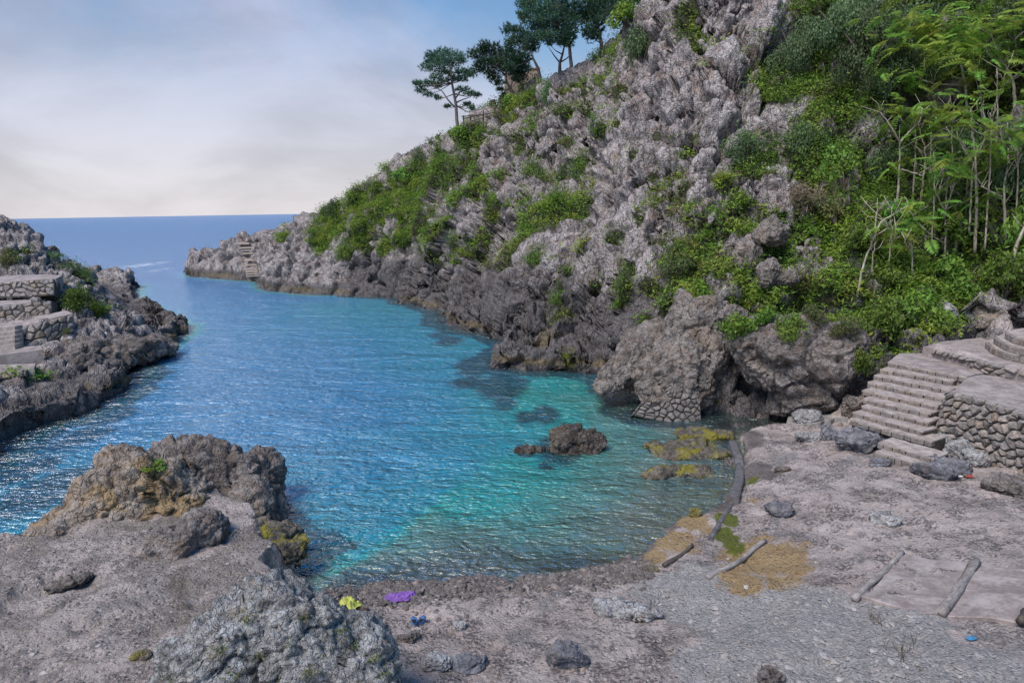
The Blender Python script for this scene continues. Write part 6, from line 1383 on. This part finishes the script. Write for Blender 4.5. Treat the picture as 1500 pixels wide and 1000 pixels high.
# ------------------------------------------------------------------ house and fence among the pines
hp = at_Y(744, 148, 58.5); hs_ = np.linalg.norm(hp-CAM)/FOC
house = empty('old_house', tuple(hp), 'old rendered house with an arched doorway half hidden by pines', 'house')
def wall_with_arch(w, h, d, ax, aw, ah):
    bm = bmesh.new(); pts = [(0, 0), (ax-aw/2, 0), (ax-aw/2, ah)]
    for k in range(1, 8): an = math.pi-math.pi*k/8; pts.append((ax+math.cos(an)*aw/2, ah+math.sin(an)*aw/2))
    pts += [(ax+aw/2, ah), (ax+aw/2, 0), (w, 0), (w, h*1.22), (0, h)]
    f = bm.faces.new([bm.verts.new((a, 0, b)) for a, b in pts]); e = bmesh.ops.extrude_face_region(bm, geom=[f])
    for v in [q for q in e['geom'] if isinstance(q, bmesh.types.BMVert)]: v.co.y += d
    bmesh.ops.triangulate(bm, faces=bm.faces[:]); me = bpy.data.meshes.new('wall'); bm.to_mesh(me); bm.free(); return me
hw = 50*hs_; hh = 24*hs_
me = wall_with_arch(hw, hh+1.5, .35, 7*hs_, 9*hs_, 8*hs_+.2); me.materials.append(MT['render']); link('wall', me, house, (-4*hs_, 0, -1.5+.6), (0, 0, .12))
bk = make_mesh('rear_wall', [(a, b, c) for a in (-4*hs_+.1, hw-4*hs_-.2) for b in (.5, 4.0) for c in (-1.5, hh)], [(0, 1, 3, 2), (4, 6, 7, 5), (0, 4, 5, 1), (2, 3, 7, 6), (1, 5, 7, 3), (0, 2, 6, 4)], MT['render']); link('rear_wall', bk, house)
ring = []
for k in range(9):
    an = math.pi*k/8; ring.append((7*hs_-4*hs_+math.cos(an)*4.9*hs_, -.04+.12*7*hs_*.0, 8*hs_+.2-1.5+.6+math.sin(an)*4.9*hs_))
link('door_arch', make_mesh('door_arch', *tube(ring, [.09]*9, 4), MT['brick']), house)
def box_mesh(name, sx_, sy_, sz_, mat):
    return make_mesh(name, [(a, b, c) for a in (-sx_/2, sx_/2) for b in (-sy_/2, sy_/2) for c in (0, sz_)], [(0, 1, 3, 2), (4, 6, 7, 5), (0, 4, 5, 1), (2, 3, 7, 6), (1, 5, 7, 3), (0, 2, 6, 4)], MT[mat])
ch = link('chimney', box_mesh('chimney', 7*hs_, .5, 13*hs_, 'render'), house, tuple(at_Y(785, 117, 58.5)-hp)); link('chimney_cap', box_mesh('chimney_cap', 9*hs_, .65, .1, 'brick'), ch, (0, 0, 13*hs_))
fe = empty('wooden_fence', tuple(at_Y(690, 190, 53.5)), 'rustic wooden rail fence beside the lone pine', 'fence'); fo_ = np.array(fe.location)
for px, py in ((679, 190), (689, 189), (708, 182), (724, 172)): link('post', make_mesh('post', *tube([at_Y(px, py+5, 53.5)-fo_, at_Y(px, py-21 if px < 710 else py-10, 53.5)-fo_], [.06, .05], 5), MT['fence_wood']), fe)
for a, b in (((676, 171), (715, 167)), ((680, 173.5), (728, 164)), ((689, 178), (724, 168))): link('rail', make_mesh('rail', *tube([at_Y(*a, 53.4)-fo_, at_Y(*b, 53.4)-fo_], [.045, .04], 5), MT['fence_wood']), fe)

# ------------------------------------------------------------------ small things on the beach
def shoe(label, px, py, yaw, flip):
    b = base_at(px, py); o = empty('slip_on_shoe', tuple(b+[0, 0, .0]), label, 'shoe', None, yaw)
    n = 16; L = .28
    def half(t): return .05*(math.sin(math.pi*min(1, t*1.02)**.75)**.55)*(1.0+.18*math.sin(t*3.0-.4)) if 0 < t < 1 else .004
    v, f = [], []
    for i in range(n+1):
        t = i/n; y = (t-.5)*L; w = max(half(t), .006)
        for a, z in ((-1, 0), (-1, .03), (1, .03), (1, 0)): v.append((a*w*1.06, y*1.02, z))
    for i in range(n):
        a = 4*i; f += [(a, a+4, a+5, a+1), (a+1, a+5, a+6, a+2), (a+2, a+6, a+7, a+3), (a+3, a+7, a+4, a)]
    f += [(0, 1, 2, 3), (4*n+3, 4*n+2, 4*n+1, 4*n)]
    link('sole', make_mesh('sole', v, f, MT['sole'], False), o)
    v, f, m = [], [], 10
    for i in range(n+1):
        t = i/n; y = (t-.5)*L; w = max(half(t), .006); top = .085-.05*smooth(.5, 1, np.array(t)) if t > .1 else .07
        op = float(smooth(.02, .12, np.array(t))*smooth(.62, .5, np.array(t)))
        for k in range(m+1):
            an = math.pi*k/m; cx0 = -math.cos(an)
            zz = .028+(float(top)-.028)*math.sin(an)**.55
            if op > 0 and abs(cx0) < .72: zz = .028+(float(top)-.028)*(1-op)+.012*op
            v.append((cx0*w, y, zz))
    for i in range(n):
        for k in range(m): a = i*(m+1)+k; f.append((a, a+1, a+m+2, a+m+1))
    link('upper', make_mesh('upper', v, f, MT['blue_cloth'], True), o)
    v = []; 
    for k in range(12): an = 2*math.pi*k/12; v.append((math.cos(an)*.034, -.045+math.sin(an)*.078, .05))
    v.append((0, -.045, .046)); link('lining', make_mesh('lining', v, [(k, (k+1) % 12, 12) for k in range(12)], MT['shoe_lining']), o)
shoe('blue slip on shoe lying slightly turned, left one of the pair', 607, 911, .25, 0)
shoe('blue slip on shoe of the pair, its toe straight to the water', 618, 909, -.12, 1)
def cloth(name, label, cat, px, py, w, l, h, mat, yaw, seed, z=None):
    b = base_at(px, py); n = 22; v, f = [], []
    for i in range(n):
        for j in range(n): v.append(((i/(n-1)-.5)*w, (j/(n-1)-.5)*l, 0))
    v = np.array(v); e = np.array([v[:, 0], v[:, 1], v[:, 2]]).T
    v[:, 0] += .12*w*fbm(e*5/w+seed, seed, 3); v[:, 1] += .12*l*fbm(e*5/l+seed, seed+3, 3)
    v[:, 2] = h*(.55+.9*fbm(e*np.array([4/w, 4/l, 1])+seed, seed+5, 4, .6, True))
    v[:, 2] *= smooth(1.0, .55, np.maximum(np.abs(e[:, 0])*2/w, np.abs(e[:, 1])*2/l))+.05
    v[:, 2] = np.maximum(v[:, 2], .01)
    for i in range(n-1):
        for j in range(n-1): a = i*n+j; f.append((a, a+1, a+n+1, a+n))
    o = link(name, make_mesh(name, v, f, MT[mat], True), None, tuple(b+[0, 0, .02]), (0, 0, yaw))
    return tag(o, label, cat)
cloth('crumpled_cloth', 'crumpled purple cloth strewn over the dark pebbles', 'cloth', 578, 878, .5, .2, .09, 'purple', .15, 3)
cloth('crumpled_cloth', 'small scrap of purple cloth right of the larger one', 'cloth', 601, 875, .24, .16, .08, 'purple', .5, 8)
cloth('plastic_bag', 'yellow plastic bag beside the mossy boulder at the shore', 'bag', 512, 887, .34, .26, .12, 'yellow', -.5, 5)
rock('rubber_float', 'small orange and grey float beside the yellow bag', 'float', 532, 894, 14, 9, 'brown_rock', 160, 4)
cloth('plastic_scrap', 'blue plastic scrap on the concrete near the frame edge', 'litter', 1425, 935, .14, .08, .03, 'scrap', .3, 9)
cloth('paper_scrap', 'white paper scrap beside the slate blue boulders', 'litter', 1407, 698, .14, .09, .04, 'paper', .3, 11)
cloth('litter_scrap', 'red litter left of the white paper scrap', 'litter', 1399, 699, .12, .08, .04, 'litter', .7, 13)
cloth('litter_scrap', 'red brown litter heap right of the white paper scrap', 'litter', 1419, 698, .16, .1, .04, 'litter', -.3, 15)

# cushions of moss and stonecrop in the hollows of the nearest boulder
rng = np.random.default_rng(5); Cs = []; Ns = []
for px, py, n in [(366, 905, 60), (358, 893, 30), (446, 906, 50), (322, 948, 50), (296, 975, 40), (455, 985, 60), (520, 945, 80), (545, 965, 60), (505, 925, 50), (400, 990, 40), (430, 940, 30), (380, 960, 30), (250, 998, 40), (560, 985, 50), (475, 955, 30), (340, 990, 40)]:
    p = surf_any(px, py)
    if p is None: continue
    q = rng.normal(0, 1, (n, 3))*[.055, .055, .03]; Cs.append(p+q+[0, -.02, .01]); Ns.append(np.tile([0, -.4, .8], (n, 1)))
q, f = leaves(np.concatenate(Cs), np.concatenate(Ns), 0, .016, rng, .6, .3)
tag(link('moss', make_mesh('moss', q, f, MT['leaf_olive'], False, {'tint': ('FACE', rng.uniform(0, 1, len(f)))})), 'tufts of moss and stonecrop on the nearest grey boulder', None, None, 'stuff')
# dry grass stalks in the joints of the concrete
Cs = []
for px, py, n in [(1278, 905, 9), (1284, 912, 6), (1318, 965, 8), (1325, 950, 6), (1300, 950, 5), (1336, 940, 5), (300, 905, 8), (302, 915, 6)]:
    p = base_at(px, py)
    for _ in range(n):
        b0 = p+[rng.normal(0, .04), rng.normal(0, .04), 0]; t = b0+[rng.normal(0, .06), rng.normal(0, .06), rng.uniform(.1, .3)]
        Cs += [b0-[.006, 0, 0], b0+[.006, 0, 0], t]
tag(link('dry_grass', make_mesh('dry_grass', np.array(Cs), np.arange(len(Cs)).reshape(-1, 3), MT['leaf_dry'], False, {'tint': ('FACE', rng.uniform(.5, 1, len(Cs)//3))})), 'dry grass stalks in the cracks of the concrete', None, None, 'stuff')
